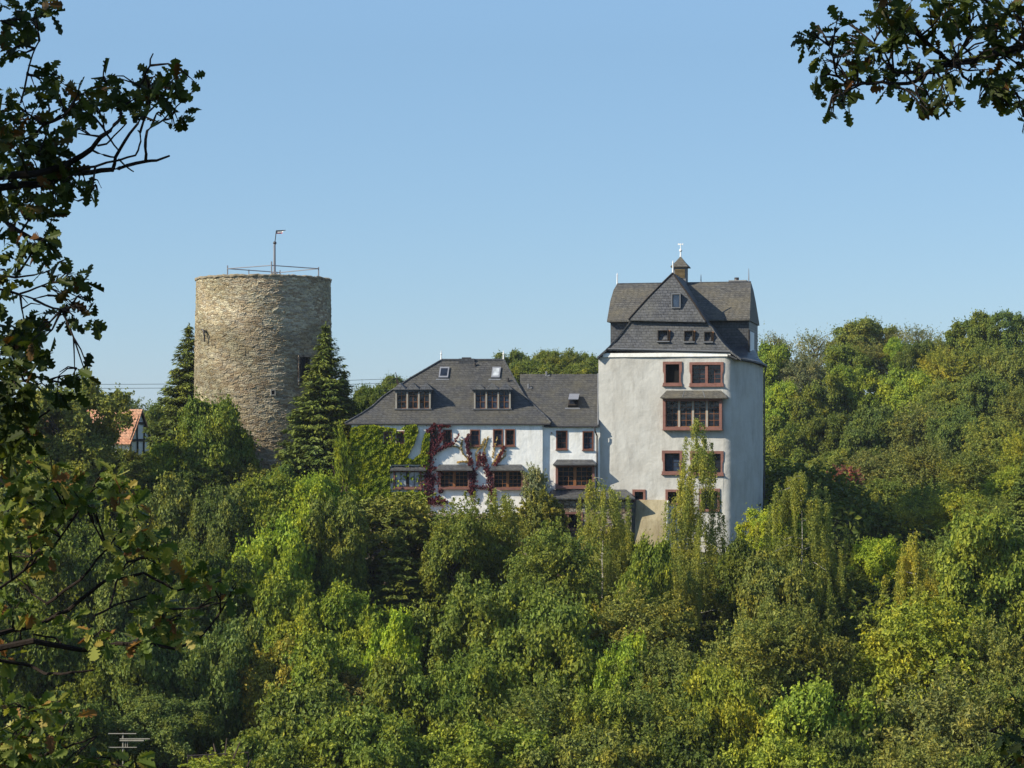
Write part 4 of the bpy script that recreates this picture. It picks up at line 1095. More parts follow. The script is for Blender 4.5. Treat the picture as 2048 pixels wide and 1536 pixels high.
def crown_broad(seed, Rr=3.0, Hh=3.0, ncl=75, per=200, leaf=0.24, lump=0.35, droop=0.5, cl=(0.13, 0.27), asp=0.72):
    rng = np.random.default_rng(seed)
    lob = rdir(rng, 11); lob[:, 2] = np.abs(lob[:, 2]) * 0.9 - 0.25; lob = unit(lob); amp = rng.uniform(0.4, 1.0, 11)
    d = rdir(rng, int(ncl * 1.5)); d = d[d[:, 2] > -0.8][:ncl]
    env = 1 - lump + lump * (amp * np.clip((d @ lob.T), 0, 1) ** 6).max(1)
    env = env * rng.uniform(0.74, 1.1, len(d))
    rad = np.where(rng.random(len(d)) < 0.22, rng.uniform(0.35, 0.75, len(d)), 1.0) * env
    taper = np.where(d[:, 2] < 0, 1 - 0.25 * np.abs(d[:, 2]), 1)
    c = d * rad[:, None] * np.array([Rr, Rr, Hh]) * 0.86; c[:, :2] *= taper[:, None]
    rc = rng.uniform(cl[0], cl[1], len(d)) * Rr
    k = np.repeat(np.arange(len(d)), (per * (rc / rc.mean()) ** 1.6).astype(int))
    n = len(k)
    od = unit(c / np.array([Rr, Rr, Hh]) ** 1.5)[k]
    ld_ = unit(rng.normal(size=(n, 3)) + 0.75 * od + np.array([0, 0, 0.45]))
    rr = rng.uniform(0.35, 1.1, n) ** 0.7
    sq = np.array([1, 1, 0.72])
    pos = c[k] + ld_ * (rc[k] * rr)[:, None] * sq
    pos += 0.06 * Rr * rng.normal(size=(n, 3)) * (rng.random(n) < 0.12)[:, None]
    nn = unit(ld_ + 0.45 * rng.normal(size=(n, 3)) + np.array([0, 0, 0.25]))
    ax = np.array([0, 0, -droop]) + ld_ * np.array([0.8, 0.8, 0.2]) + 0.95 * rng.normal(size=(n, 3))
    L = leaf * rng.uniform(0.55, 1.25, n)
    # sprigs that break the outline of every clump
    ns, pl_ = len(d) * 7, 9
    ks = np.repeat(np.arange(len(d)), 7); sd = unit(rng.normal(size=(ns, 3)) * .8 + unit(c)[ks] * 1.0 + np.array([0, 0, .55]))
    s0 = c[ks] + sd * (rc[ks] * .7)[:, None] * sq; sl = rc[ks] * rng.uniform(.35, .95, ns)
    u = np.tile(np.linspace(0.1, 1, pl_), ns); kk = np.repeat(np.arange(ns), pl_); m = len(u)
    p2 = s0[kk] + sd[kk] * (sl[kk] * u)[:, None] + rng.normal(size=(m, 3)) * (leaf * .45 * (1.15 - u))[:, None]
    a2 = sd[kk] + rng.normal(size=(m, 3)) * .8; n2 = rng.normal(size=(m, 3)) * .7 + od[:1] * 0 + np.array([0, 0, .7]) + unit(c)[ks][kk] * .5; L2 = leaf * rng.uniform(.5, 1.0, m)
    pos = np.concatenate([pos, p2]); nn = np.concatenate([nn, n2]); ax = np.concatenate([ax, a2]); L = np.concatenate([L, L2])
    return leaf_quads(pos, nn, ax, L, L * asp)

def crown_fine(seed, Rr=3.0, Hh=3.0, ntw=650, per=30, leaf=0.15, up=0.5, lump=0.3, arch=0.35):
    """feathery crown: many arching twigs with small leaves"""
    rng = np.random.default_rng(seed)
    lob = rdir(rng, 9); lob[:, 2] = np.abs(lob[:, 2]) * 0.9 - 0.2; lob = unit(lob)
    d = rdir(rng, ntw * 2); d = d[d[:, 2] > -0.75][:ntw]; m = len(d)
    env = 1 - lump + lump * (np.clip(d @ lob.T, 0, 1) ** 5).max(1); env *= rng.uniform(0.8, 1.1, m)
    S = np.array([Rr, Rr, Hh])
    base = d * (env * rng.uniform(0.3, 0.72, m))[:, None] * S
    out = unit(d + np.array([0, 0, up]) + 0.35 * rng.normal(size=(m, 3)))
    ln = rng.uniform(0.25, 0.5, m) * Rr * env
    t = rng.uniform(0.1, 1.05, (m, per)); k = np.repeat(np.arange(m), per); t = t.ravel(); n = len(k)
    side = rng.normal(size=(n, 3)) * 0.05 * Rr * (1.1 - t)[:, None]
    pos = base[k] + out[k] * (ln[k] * t)[:, None] + np.array([0, 0, -1]) * (arch * ln[k] * t ** 2)[:, None] + side
    nn = unit(rng.normal(size=(n, 3)) * 0.8 + d[k] * 0.7 + np.array([0, 0, 0.6]))
    ax = out[k] + 0.8 * rng.normal(size=(n, 3)); L = leaf * rng.uniform(0.5, 1.3, n)
    return leaf_quads(pos, nn, ax, L, L * 0.55)

def crown_spruce(seed, Rr=2.2, Hh=9.0, sp=0.22, nb=18, leaf=0.36, base=0.0, ragged=0.2):
    rng = np.random.default_rng(seed); Vs = []; z = base
    C, Nn, A, L = [], [], [], []
    while z < Hh - 0.15:
        t = (z - base) / (Hh - base); R0 = Rr * (1 - t) ** 0.85 + 0.08
        for b in range(max(4, int(nb * (0.5 + 0.6 * (1 - t))))):
            an = rng.uniform(0, 2 * np.pi); Lb = R0 * rng.uniform(1 - ragged * 2, 1 + ragged * 0.5); k = max(5, int(Lb / 0.045)); s = np.linspace(0.08, 1, k)
            dz = -0.33 * Lb * s + 0.30 * Lb * s ** 2.5
            px = np.stack([np.cos(an) * Lb * s, np.sin(an) * Lb * s, z + rng.uniform(-.15, .15) + dz], -1)
            for q in range(3):
                lat = np.array([-np.sin(an), np.cos(an), 0]) * rng.choice([-1, 1], k)[:, None]
                wid = 0.38 * Lb * (1 - s * 0.75) + 0.05
                p = px + lat * (rng.uniform(0, 1, k) * wid)[:, None] + rng.normal(size=(k, 3)) * 0.04 - np.array([0, 0, 1]) * (rng.uniform(0, .12, k))[:, None]
                C.append(p); A.append(np.array([np.cos(an), np.sin(an), -.15]) + lat * 0.6 + rng.normal(size=(k, 3)) * .25)
                Nn.append(np.array([np.cos(an) * .4, np.sin(an) * .4, 1]) + rng.normal(size=(k, 3)) * .45); L.append(np.full(k, leaf) * rng.uniform(.6, 1.2, k) * (0.55 + 0.45 * (1 - t)))
        z += sp * rng.uniform(.8, 1.2)
    C, Nn, A, L = map(np.concatenate, (C, Nn, A, L))
    m = 14; C = np.concatenate([C, np.stack([np.zeros(m), np.zeros(m), np.linspace(Hh - .6, Hh + .1, m)], -1) + rng.normal(size=(m, 3)) * .03]); Nn = np.concatenate([Nn, rdir(rng, m)]); A = np.concatenate([A, np.tile([0., 0, 1], (m, 1)) + rng.normal(size=(m, 3)) * .3]); L = np.concatenate([L, np.full(m, .2)])
    return leaf_quads(C, Nn, A, L, L * 0.34, 0.1, 0.1)

def crown_birch(seed, prof, Hh, nl=85, leaf=0.105, dens=1.0, xoff=None):
    """hanging curtains of small leaves. prof: (height fraction, half width)"""
    rng = np.random.default_rng(seed); C, Nn, A, L = [], [], [], []
    hs = [p[0] for p in prof]; ws = [p[1] for p in prof]; limbs = []
    for i in range(nl):
        tier = int(11 * i / nl); t = hs[0] + (hs[-1] - hs[0]) * np.clip((tier + .5 + .42 * rng.normal()) / 11, 0, 1)
        wd = float(np.interp(t, hs, ws)); an = rng.uniform(0, 2 * np.pi); Lb = wd * (rng.uniform(0.2, 1.2) ** 0.75)
        dv = np.array([np.cos(an), np.sin(an), 0]); z0 = t * Hh - 0.1 * Lb
        s = np.linspace(0, 1, 8); pts = np.outer(s * Lb, dv) + np.array([0, 0, 1]) * (z0 + 0.5 * Lb * s - 0.6 * Lb * s ** 2)[:, None]
        limbs.append(pts)
        for f in ([1.0, 0.6] if Lb > 0.9 else [1.0]):
            if rng.random() > dens: continue
            b = np.array([np.interp(f, s, pts[:, c]) for c in range(3)]) + rng.normal(size=3) * .06
            sl = rng.uniform(1.0, 2.9) * min(1, 0.45 + wd * 0.4); m = int(sl * rng.uniform(150, 230)); u = rng.random(m); sw = dv * 0.10 + rng.normal(size=3) * .05
            fat = (0.03 + 0.075 * np.sin(np.pi * np.clip(u * .85 + .1, 0, 1))) * rng.uniform(.7, 1.3)
            p = b + np.outer(u ** .8, sw) + np.array([0, 0, -1]) * (u * sl)[:, None] + rng.normal(size=(m, 3)) * fat[:, None] * np.array([1, 1, .5])
            C.append(p); Nn.append(rng.normal(size=(m, 3)) * .55 + dv * .8 + np.array([0, 0, .15])); A.append(np.array([0, 0, -1]) + rng.normal(size=(m, 3)) * .4); L.append(leaf * rng.uniform(.6, 1.3, m))
        m = int(12 * Lb); u = rng.random(m)
        C.append(np.stack([np.interp(u, s, pts[:, c]) for c in range(3)], -1) + rng.normal(size=(m, 3)) * .09); Nn.append(rng.normal(size=(m, 3)) + np.array([0, 0, .6])); A.append(rng.normal(size=(m, 3)) + np.array([0, 0, -.8])); L.append(leaf * rng.uniform(.6, 1.2, m))
    C, Nn, A, L = map(np.concatenate, (C, Nn, A, L))
    return leaf_quads(C, Nn, A, L, L * 0.6), limbs

# shared meshes
BASE = {'broad': 3.0, 'fine': 3.0, 'bush': 1.7, 'fbush': 1.7, 'bare': 3.0}
CR = {}
def reg(name, arr, mat):
    s = BASE.get(name[:-1])
    if s:                                     # bring every crown to its nominal half width and half height
        V = arr[0]; rxy = np.percentile(np.abs(V[:, :2]), 97.5); zl, zh = np.percentile(V[:, 2], [1.5, 99])
        V[:, :2] *= s / rxy; V[:, 2] = (V[:, 2] - (zl + zh) / 2) * (2 * s / (zh - zl))
    CR[name] = np_mesh('crown_' + name, arr[0], arr[1], M[mat])
for k in range(4): reg('broad%d' % k, crown_broad(11 + k, ncl=(120, 140, 100, 160)[k], per=(310, 270, 350, 240)[k], lump=(.55, .5, .6, .5)[k], leaf=(.16, .145, .175, .145)[k], cl=((.09, .23), (.08, .2), (.11, .25), (.08, .18))[k], droop=(.12, .25, .35, .1)[k]), 'leaf')
for k in range(3): reg('fine%d' % k, crown_fine(31 + k, ntw=(760, 860, 700)[k], up=(.5, .25, .8)[k], arch=(.35, .5, .15)[k]), 'leaf')
for k in range(2): reg('bush%d' % k, crown_broad(51 + k, Rr=1.7, Hh=1.7, ncl=55, per=240, leaf=.15, lump=.35, cl=(.17, .32)), 'leaf')
for k in range(2): reg('fbush%d' % k, crown_fine(61 + k, Rr=1.7, Hh=1.7, ntw=330, per=24, leaf=.15, up=.4, arch=.3), 'leaf')
for k in range(2): reg('bare%d' % k, crown_fine(71 + k, ntw=420, per=11, leaf=.15, up=.9, arch=.05, lump=.45), 'leaf')
for k in range(2): reg('spruce%d' % k, crown_spruce(81 + k), 'needle')

def trunk_mesh(seed, mat, spread=0.9, twig=14):
    """unit trunk: 1 high to the crown centre, limbs fanning out to about +-1"""
    rng = random.Random(seed); b = MB()
    pts = [Vector((rng.uniform(-.03, .03) * k, rng.uniform(-.03, .03) * k, -0.06 + 0.27 * k)) for k in range(5)]
    b.tube(pts, [.075, .055, .045, .035, .02], 7)
    for k in range(twig):
        f = rng.uniform(.45, 1); s = pts[0].lerp(pts[-1], f); an = rng.uniform(0, 6.28); L = rng.uniform(.4, 1) * spread * 0.42; up = rng.uniform(.1, .5)
        e = s + Vector((math.cos(an) * L, math.sin(an) * L, up * .6)); mid = s.lerp(e, .5) + Vector((0, 0, -.03))
        b.tube([s, mid, e], [.022, .014, .005], 5)
    me = bpy.data.meshes.new('trunk'); me.from_pydata([tuple(v) for v in b.v], [], b.f); me.materials.append(M[mat]); me.update(); return me
TRK = [trunk_mesh(k, 'bark') for k in range(3)]

def Yslope(py): return 124 - (py - 980) * 0.06
HR_Y = {1650: ([640, 700, 800, 900, 1000, 1100, 1200], [262, 250, 205, 170, 145, 125, 111]), 2048: ([640, 700, 800, 900, 1000, 1100, 1200], [250, 215, 175, 145, 125, 112, 104])}
def Yhill(px, py):
    a = np.interp(py, *HR_Y[1650]); b = np.interp(py, *HR_Y[2048]); f = np.clip((px - 1650) / 398, -0.25, 1); return float(a + (b - a) * f)

COLS = dict(mid=(.073, .088, .016), bright=(.108, .136, .018), yel=(.118, .130, .018), olive=(.080, .090, .020), dark=(.052, .064, .013), blue=(.062, .080, .019),
            brown=(.086, .088, .025), gold=(.130, .122, .020), grey=(.085, .090, .040), red=(.11, .048, .035), lime=(.130, .158, .016), fresh=(.092, .110, .016), rust=(.10, .080, .026), khaki=(.100, .106, .024), silver=(.11, .125, .07))
KIND = {'broad': ('broadleaf_tree', 'tree'), 'fine': ('broadleaf_tree', 'tree'), 'bush': ('bush', 'bush'), 'fbush': ('bush', 'bush'), 'bare': ('thin_crowned_tree', 'tree')}
cnt = {}
trng = random.Random(77)
CB = 2.5
def tree(kind, px, yt, wpx, hpx, Y, col, label, group=None, v=None):
    pyc = yt + hpx / 2; Yin = Y
    if Y is None: Y = Yslope(pyc)
    elif Y == 'h': Y = Yhill(px, pyc)
    if Yin is None and yt < 1010 and 650 < px < 1150: yt += 8
    if Yin == 'h' and yt > 685: wpx *= 1.25; hpx *= 1.35
    elif Yin is None: wpx *= 1.15; hpx *= 1.25
    pyc = yt + hpx / 2
    c = P(px, pyc, Y); a = wpx / 2 * Y / F; b_ = hpx / 2 * Y / F
    z0 = min(H(c.x, c.y), c.z - 0.45 * b_)
    cnt[kind] = cnt.get(kind, -1) + 1
    var = sorted(k for k in CR if k[:-1] == kind); me = CR[var[((cnt[kind] * 2 + 1 if Yin == 'h' and kind == 'broad' else cnt[kind]) if v is None else v) % len(var)]]
    t = thing(KIND[kind][0], label, KIND[kind][1], (c.x, c.y, z0), group)
    cr = link('crown', me, t, (0, 0, c.z - z0)); s = BASE[kind]
    cr.scale = (a / s, a / s, b_ / s); cr.rotation_euler = (trng.uniform(-.16, .16), trng.uniform(-.16, .16), trng.uniform(0, 6.28))
    k = np.array(COLS[col]) * (1.2 if Yin == 'h' else 1.0); j = [trng.uniform(.95, 1.05) for _ in range(3)]; cr.color = (k[0] * j[0] * CB, k[1] * j[1] * CB, k[2] * j[2] * CB, 1)  # hill crowns lightened in colour, standing in for brighter light and haze
    tr = link('trunk' if kind not in ('bush', 'fbush') else 'stem', TRK[cnt[kind] % 3], t, (0, 0, 0)); hh = c.z - z0
    tr.scale = (max(a * .9, hh * .6), max(a * .9, hh * .6), hh); tr.rotation_euler = (0, 0, trng.uniform(0, 6.28))
    return t
def spruce(px, yt, yb, wpx, Y, col, label, v=0, group=None):
    tp, bt = P(px, yt, Y), P(px, yb, Y); hh = tp.z - bt.z; z0 = min(H(bt.x, Y), bt.z)
    t = thing('spruce_tree', label, 'tree', (bt.x, Y, z0), group)
    cr = link('crown', CR['spruce%d' % v], t, (0, 0, bt.z - z0)); s = wpx / 2 * Y / F / 2.2; cr.scale = (s, s, hh / 9.0); cr.rotation_euler = (0, 0, trng.uniform(0, 6.28)); cr.color = tuple(c * CB for c in COLS[col]) + (1,)
    b = MB(); b.tube([(bt.x, Y, z0 - .2), (bt.x, Y, tp.z - .3)], [.2, .02], 7); b.build('trunk', M['bark'], t)
def birch(px, yt, yb, prof, Y, col, label, seed, nl, trunk=True, lean=0.0, dens=1.0):
    bt, tp = P(px, yb, Y), P(px, yt, Y); hh = tp.z - bt.z; z0 = H(bt.x, Y); z0 = min(z0, bt.z)
    pr = [((yb - y) / (yb - yt), w_ / 2 * Y / F) for y, w_ in prof]; pr.sort()
    (V, Q), limbs = crown_birch(seed, pr, hh, nl, dens=dens)
    t = thing('weeping_birch', label, 'tree', (bt.x, Y, z0))
    V = V + np.array([0, 0, bt.z - z0]); V[:, 0] += lean * np.clip(V[:, 2] / hh, 0, 1.2) ** 2
    cr = link('crown', np_mesh('crown', V, Q, M['leaf']), t); cr.color = tuple(c * CB * 1.15 for c in COLS[col]) + (1,)
    b = MB(); n = 12; rr = random.Random(seed)
    b.tube([(bt.x + lean * (k / n) ** 2 + rr.uniform(-.04, .04), Y + rr.uniform(-.04, .04), z0 - .2 + (tp.z - z0) * .76 * k / n) for k in range(n + 1)], [.07 * (1 - k / n) ** .8 + .008 for k in range(n + 1)], 7)
    for l in limbs[::5]:
        q = [Vector((bt.x + p[0] + lean * min(1.2, max(0, p[2] / hh)) ** 2, Y + p[1], bt.z + p[2])) for p in l[::3]]; b.tube(q, [.02, .014, .006], 4)
    b.build('trunk', M['birchbark'], t)

# ---- undergrowth covering the slopes between the trees
def undergrowth():
    rng = np.random.default_rng(3); V, Q, n0 = [], [], 0
    px = rng.uniform(-150, 2200, 5200); py = rng.uniform(960, 1640, 5200)
    Y = 125.5 - (py - 980) * 0.06 + rng.uniform(-2, 2, 5200); X = (px - CX) * Y / F
    nh = 3600; pxh = rng.uniform(1480, 2200, nh); pyh = rng.uniform(650, 1180, nh); Yh = np.array([Yhill(a, b) for a, b in zip(pxh, pyh)]) + rng.uniform(-6, 6, nh); Xh = (pxh - CX) * Yh / F
    nb = 700; Xb = rng.uniform(-75, 22, nb); Yb = rng.uniform(150, 262, nb)
    X = np.concatenate([X, Xh, Xb]); Y = np.concatenate([Y, Yh, Yb]); far = np.concatenate([np.zeros(5200), np.ones(nh), np.ones(nb)])
    keep = ~((Y > 125.2) & (Y < 143) & (X < 16.5) & (X > -11)); X, Y, far = X[keep], Y[keep], far[keep]
    Z = np.concatenate([Hn(X[i:i + 500], Y[i:i + 500]) for i in range(0, len(X), 500)])
    r = rng.uniform(.5, 1.2, len(X)) * (1 + .7 * far); per = np.where(far > 0, 26, 34); k = np.repeat(np.arange(len(X)), per); n = len(k)
    d = rdir(rng, n); d[:, 2] = np.abs(d[:, 2]); p = np.stack([X, Y, Z], -1)[k] + d * r[k][:, None] * rng.uniform(.5, 1.1, n)[:, None]
    L = rng.uniform(.2, .42, n) * (1 + .5 * far[k])
    v, q = leaf_quads(p, d + .6 * rng.normal(size=(n, 3)) + np.array([0, 0, .4]), rng.normal(size=(n, 3)) + np.array([0, 0, -.3]), L, L * .6)
    o = link('undergrowth', np_mesh('undergrowth', v, q, M['leaf'])); o.color = (.11, .135, .028, 1)
    tag(o, 'mixed green scrub and brambles covering the ground between the trees', 'undergrowth', kind='stuff')
undergrowth()
# ================================================================== conifers and birches
spruce(378, 650, 955, 215, 147, 'dark', 'tall dark spruce standing behind the left edge of the round tower', 0)
spruce(651, 650, 975, 225, 131.5, 'dark', 'tall spruce standing against the right side of the round tower', 1)
spruce(688, 740, 960, 130, 133, 'dark', 'shorter spruce close to the creeper-covered corner of the house', 0)
spruce(800, 1070, 1290, 190, 117, 'dark', 'dark spruce with level branches in the middle of the slope below the house', 1)
spruce(2052, 900, 1075, 100, 125, 'blue', 'blue-green spruce at the right edge of the picture', 0)
birch(1393, 826, 1330, [(1300, 110), (1250, 170), (1190, 215), (1130, 240), (1085, 260), (1060, 160), (1040, 90), (1000, 130), (960, 130), (930, 60), (905, 62), (870, 56), (835, 14)], 117, 'khaki', 'tallest weeping birch, its thin top in front of the white keep', 5, 105, lean=0.15, dens=.95)
birch(1205, 925, 1290, [(1260, 90), (1200, 130), (1130, 145), (1060, 135), (1010, 115), (970, 85), (940, 45)], 119, 'khaki', 'weeping birch with long tresses in front of the slate lean-to', 6, 66)
birch(1003, 970, 1260, [(1210, 70), (1150, 120), (1090, 150), (1040, 140), (1000, 100), (980, 60)], 120, 'khaki', 'weeping birch in front of the rightmost bay window of the house', 7, 52)
birch(1605, 915, 1330, [(1300, 90), (1240, 150), (1150, 195), (1080, 185), (1010, 150), (960, 100), (930, 40)], 116, 'olive', 'weeping birch with dark tresses right of the white keep', 8, 82)
birch(1832, 1045, 1290, [(1260, 40), (1210, 80), (1150, 100), (1095, 100), (1060, 60)], 112, 'gold', 'small yellowing birch on the right slope above the hazels', 9, 42)

# ================================================================== trees and bushes on the castle slope
T = tree
# around the round tower and the cottage
T('broad', 424, 808, 150, 175, 133, 'mid', 'round green maple in front of the foot of the round tower')
T('broad', 124, 772, 222, 190, 128, 'olive', 'broad dull green tree beside the orange roof of the cottage', v=3)
T('broad', 215, 900, 110, 110, 137, 'dark', 'dark green bush-like tree in front of the cottage wall', v=1)
T('broad', 20, 800, 150, 190, 130, 'dark', 'dark tree behind the oak leaves at the left border', v=0)
T('bush', 275, 925, 90, 70, 134, 'olive', 'dull bush at the foot of the cottage gable')
T('broad', 110, 930, 170, 130, 124, 'olive', 'low olive tree below the broad dull green one', v=2)
T('bush', 225, 965, 110, 90, 124, 'dark', 'shaded bush between the low olive tree and the cottage foot')
T('bush', 345, 888, 100, 100, 134, 'fresh', 'yellowish green bush between the cottage gable and the maple')
T('broad', 735, 775, 70, 100, 150, 'dark', 'dark tree peeping out behind the left eave of the house', v=1)
T('fbush', 500, 935, 110, 60, 131, 'brown', 'brownish shrub at the foot of the round tower')
T('fbush', 690, 858, 40, 130, 128, 'bright', 'light green climber bush hugging the left corner of the house')
T('bush', 560, 935, 90, 80, 129, 'blue', 'blue-green bush between the tower foot and the tall spruce')
T('bush', 395, 935, 110, 60, 130, 'dark', 'dark shrub in the shade below the round maple')
# upper slope
T('broad', 335, 970, 130, 140, None, 'olive', 'olive tree on the slope below the cottage')
T('broad', 440, 985, 120, 155, None, 'blue', 'blue-green tree on the slope below the round tower')
T('broad', 545, 960, 130, 130, None, 'fresh', 'bright tree below the brownish shrub of the tower foot')
T('broad', 632, 955, 120, 120, None, 'bright', 'light green tree directly below the tall spruce')
T('broad', 555, 1040, 160, 185, None, 'bright', 'yellow-green maple in a gap left of the mid slope')
T('broad', 662, 1010, 130, 170, None, 'olive', 'dull brownish green tree below the creeper corner')
T('fbush', 775, 986, 160, 85, None, 'olive', 'wide olive shrub under the pale-curtained bay window')
T('fbush', 862, 1035, 130, 85, 123, 'rust', 'reddish brown bush in front of the rubble wall')
T('bush', 905, 1045, 100, 110, None, 'mid', 'green bush right of the reddish bush at the rubble wall')
T('fine', 935, 1000, 130, 130, None, 'olive', 'feathery tree below the middle bay window')
T('fbush', 1070, 935, 46, 70, 127.2, 'silver', 'pale leaved shrub before the right corner of the white house')
T('fbush', 1080, 985, 100, 110, 125.4, 'olive', 'olive shrub hanging over the rubble masonry left of the framed opening')
T('fine', 1110, 1060, 140, 150, None, 'olive', 'feathery olive tree below the framed opening in the terrace')
T('broad', 1288, 1090, 90, 170, None, 'fresh', 'green tree below the ochre buttress')
T('bush', 1240, 1060, 70, 80, 124, 'mid', 'small green bush at the end of the stone pier')
T('broad', 1545, 1018, 110, 110, 123, 'lime', 'lime green tree at the right foot of the white keep', v=1)
T('bush', 1490, 1085, 90, 110, None, 'dark', 'dark bush between the tallest birch and the lime green tree')
T('broad', 1540, 1120, 130, 150, None, 'olive', 'dull green tree below the lime green tree')
T('fine', 1685, 1130, 110, 140, 119, 'dark', 'dark feathery tree right of the dark-tressed birch')
T('broad', 1752, 1082, 110, 110, 121, 'lime', 'bright lime tree on the right slope behind the dark feathery tree', v=3)
T('broad', 1980, 1040, 190, 220, 112, 'fresh', 'large green tree at the right border above the hazels', v=0)
# middle of the slope
T('broad', 420, 1110, 150, 190, None, 'dark', 'dark green tree in the shadow left of the yellow-green maple')
T('broad', 590, 1165, 150, 160, None, 'fresh', 'green maple below the yellow-green maple', v=2)
T('broad', 710, 1185, 140, 150, None, 'fresh', 'maple left of the dark level-branched spruce', v=2)
T('bush', 790, 1230, 90, 130, None, 'lime', 'bright light green bush below the level-branched spruce')
T('broad', 930, 1180, 190, 200, None, 'mid', 'rounded dark green tree right of the level-branched spruce', v=3)
T('broad', 1080, 1205, 230, 230, None, 'mid', 'large round tree with sunlit top in the centre of the slope', v=1)
T('fine', 1270, 1190, 180, 130, None, 'khaki', 'yellowish feathery tree left of the tallest birch trunk')
T('broad', 1240, 1285, 120, 150, None, 'bright', 'bright green tree in the dark gap right of the large round tree')
T('fine', 1330, 1300, 160, 150, None, 'olive', 'feathery olive tree under the foot of the tallest birch')
T('fine', 1500, 1235, 160, 150, None, 'khaki', 'khaki tree with loose crown below the dark bush by the birch')
T('fine', 1600, 1225, 150, 150, None, 'olive', 'loose olive tree under the dark-tressed birch')
T('broad', 1700, 1230, 130, 150, 112, 'dark', 'shaded dark tree left of the big hazel')
T('fine', 1845, 1205, 240, 190, None, 'yel', 'big yellow-green hazel on the right slope', v=1)
T('fine', 1985, 1255, 150, 160, None, 'khaki', 'khaki hazel next to the big hazel at the right border', v=2)
T('broad', 300, 1110, 150, 170, None, 'blue', 'blue-green tree behind the tangled oak twigs')
T('broad', 160, 1070, 190, 200, None, 'dark', 'dark tree half hidden by the leafy oak branch on the left')
T('broad', 30, 1050, 190, 210, None, 'dark', 'dark tree at the left border behind the oak', v=1)
# lower slope
T('broad', 640, 1280, 170, 160, None, 'fresh', 'green maple with drooping leaves right of the dark hollow', v=2)
T('bush', 540, 1290, 120, 120, None, 'gold', 'yellowing maple bush in the dark hollow')
T('broad', 440, 1250, 170, 200, None, 'blue', 'dark blue-green tree in the hollow behind the oak twigs', v=2)
T('broad', 300, 1270, 180, 200, None, 'blue', 'bluish tree between the oak twigs and the pale aerial')
T('broad', 150, 1260, 200, 200, None, 'dark', 'very dark tree behind the lowest oak boughs', v=2)
T('fbush', 440, 1512, 130, 60, 85.5, 'yel', 'low yellowish bush growing through the railing')
T('broad', 10, 1250, 180, 220, None, 'dark', 'shaded tree at the left border behind the lowest oak boughs', v=3)
T('broad', 800, 1330, 170, 180, None, 'mid', 'mid green tree below the bright light green bush', v=2)
T('fbush', 690, 1350, 130, 60, 100.5, 'rust', 'low rusty bramble patch in the middle of the lower slope')
T('broad', 920, 1330, 190, 200, None, 'mid', 'mid green tree below the rounded dark green tree', v=1)
T('broad', 620, 1385, 220, 200, None, 'mid', 'wide green tree right of the overgrown railing', v=0)
T('fine', 1070, 1380, 200, 170, None, 'olive', 'olive willow with upright sprays in the lower centre', v=2)
T('fine', 1290, 1375, 190, 180, None, 'olive', 'grey olive willow at the bottom right of the lower centre', v=2)
T('broad', 1180, 1395, 130, 150, None, 'fresh', 'fresh green tree between the two willows')
T('broad', 1440, 1350, 160, 190, None, 'yel', 'yellow-green tree near the bottom left of the deep shadow', v=1)
T('broad', 1590, 1375, 190, 190, None, 'bright', 'yellow-green maple at the bottom below the khaki tree', v=0)
T('bush', 1735, 1385, 110, 150, None, 'mid', 'deep green bush right of the deep shadow at the bottom')
T('fine', 1890, 1365, 240, 200, None, 'brown', 'brownish olive tree in the lower right', v=0)
T('fine', 2020, 1370, 150, 200, None, 'olive', 'olive tree at the right border below the khaki hazel', v=1)
T('broad', 760, 1440, 230, 190, None, 'mid', 'large green tree at the bottom left of the willow', v=1)
T('broad', 960, 1450, 230, 190, None, 'fresh', 'leafy green tree at the bottom under the willow', v=3)
T('broad', 1160, 1475, 220, 180, None, 'olive', 'olive green tree at the bottom edge in the middle', v=1)
T('broad', 1350, 1480, 200, 180, None, 'dark', 'dark tree at the bottom edge below the grey willow', v=2)
T('broad', 1530, 1490, 190, 170, None, 'yel', 'yellowish tree at the bottom edge below the maple', v=3)
T('broad', 1700, 1480, 170, 180, None, 'dark', 'shadowy tree at the bottom edge right of the yellowish one', v=0)
T('fine', 1830, 1490, 190, 170, None, 'khaki', 'khaki bush at the bottom edge under the brownish olive tree', v=1)
T('broad', 1990, 1490, 190, 190, None, 'dark', 'dark tree in the bottom right corner', v=1)
T('broad', 520, 1490, 190, 180, None, 'mid', 'green tree at the bottom edge behind the overgrown railing', v=2)
T('broad', 330, 1400, 170, 110, 97, 'blue', 'blue-green tree above the pale aerial', v=1)
T('broad', 160, 1410, 190, 170, 96, 'dark', 'dark tree left of the pale aerial', v=3)
T('broad', 10, 1410, 200, 190, 95, 'dark', 'dark tree in the bottom left corner behind sunlit turning oak leaves', v=0)

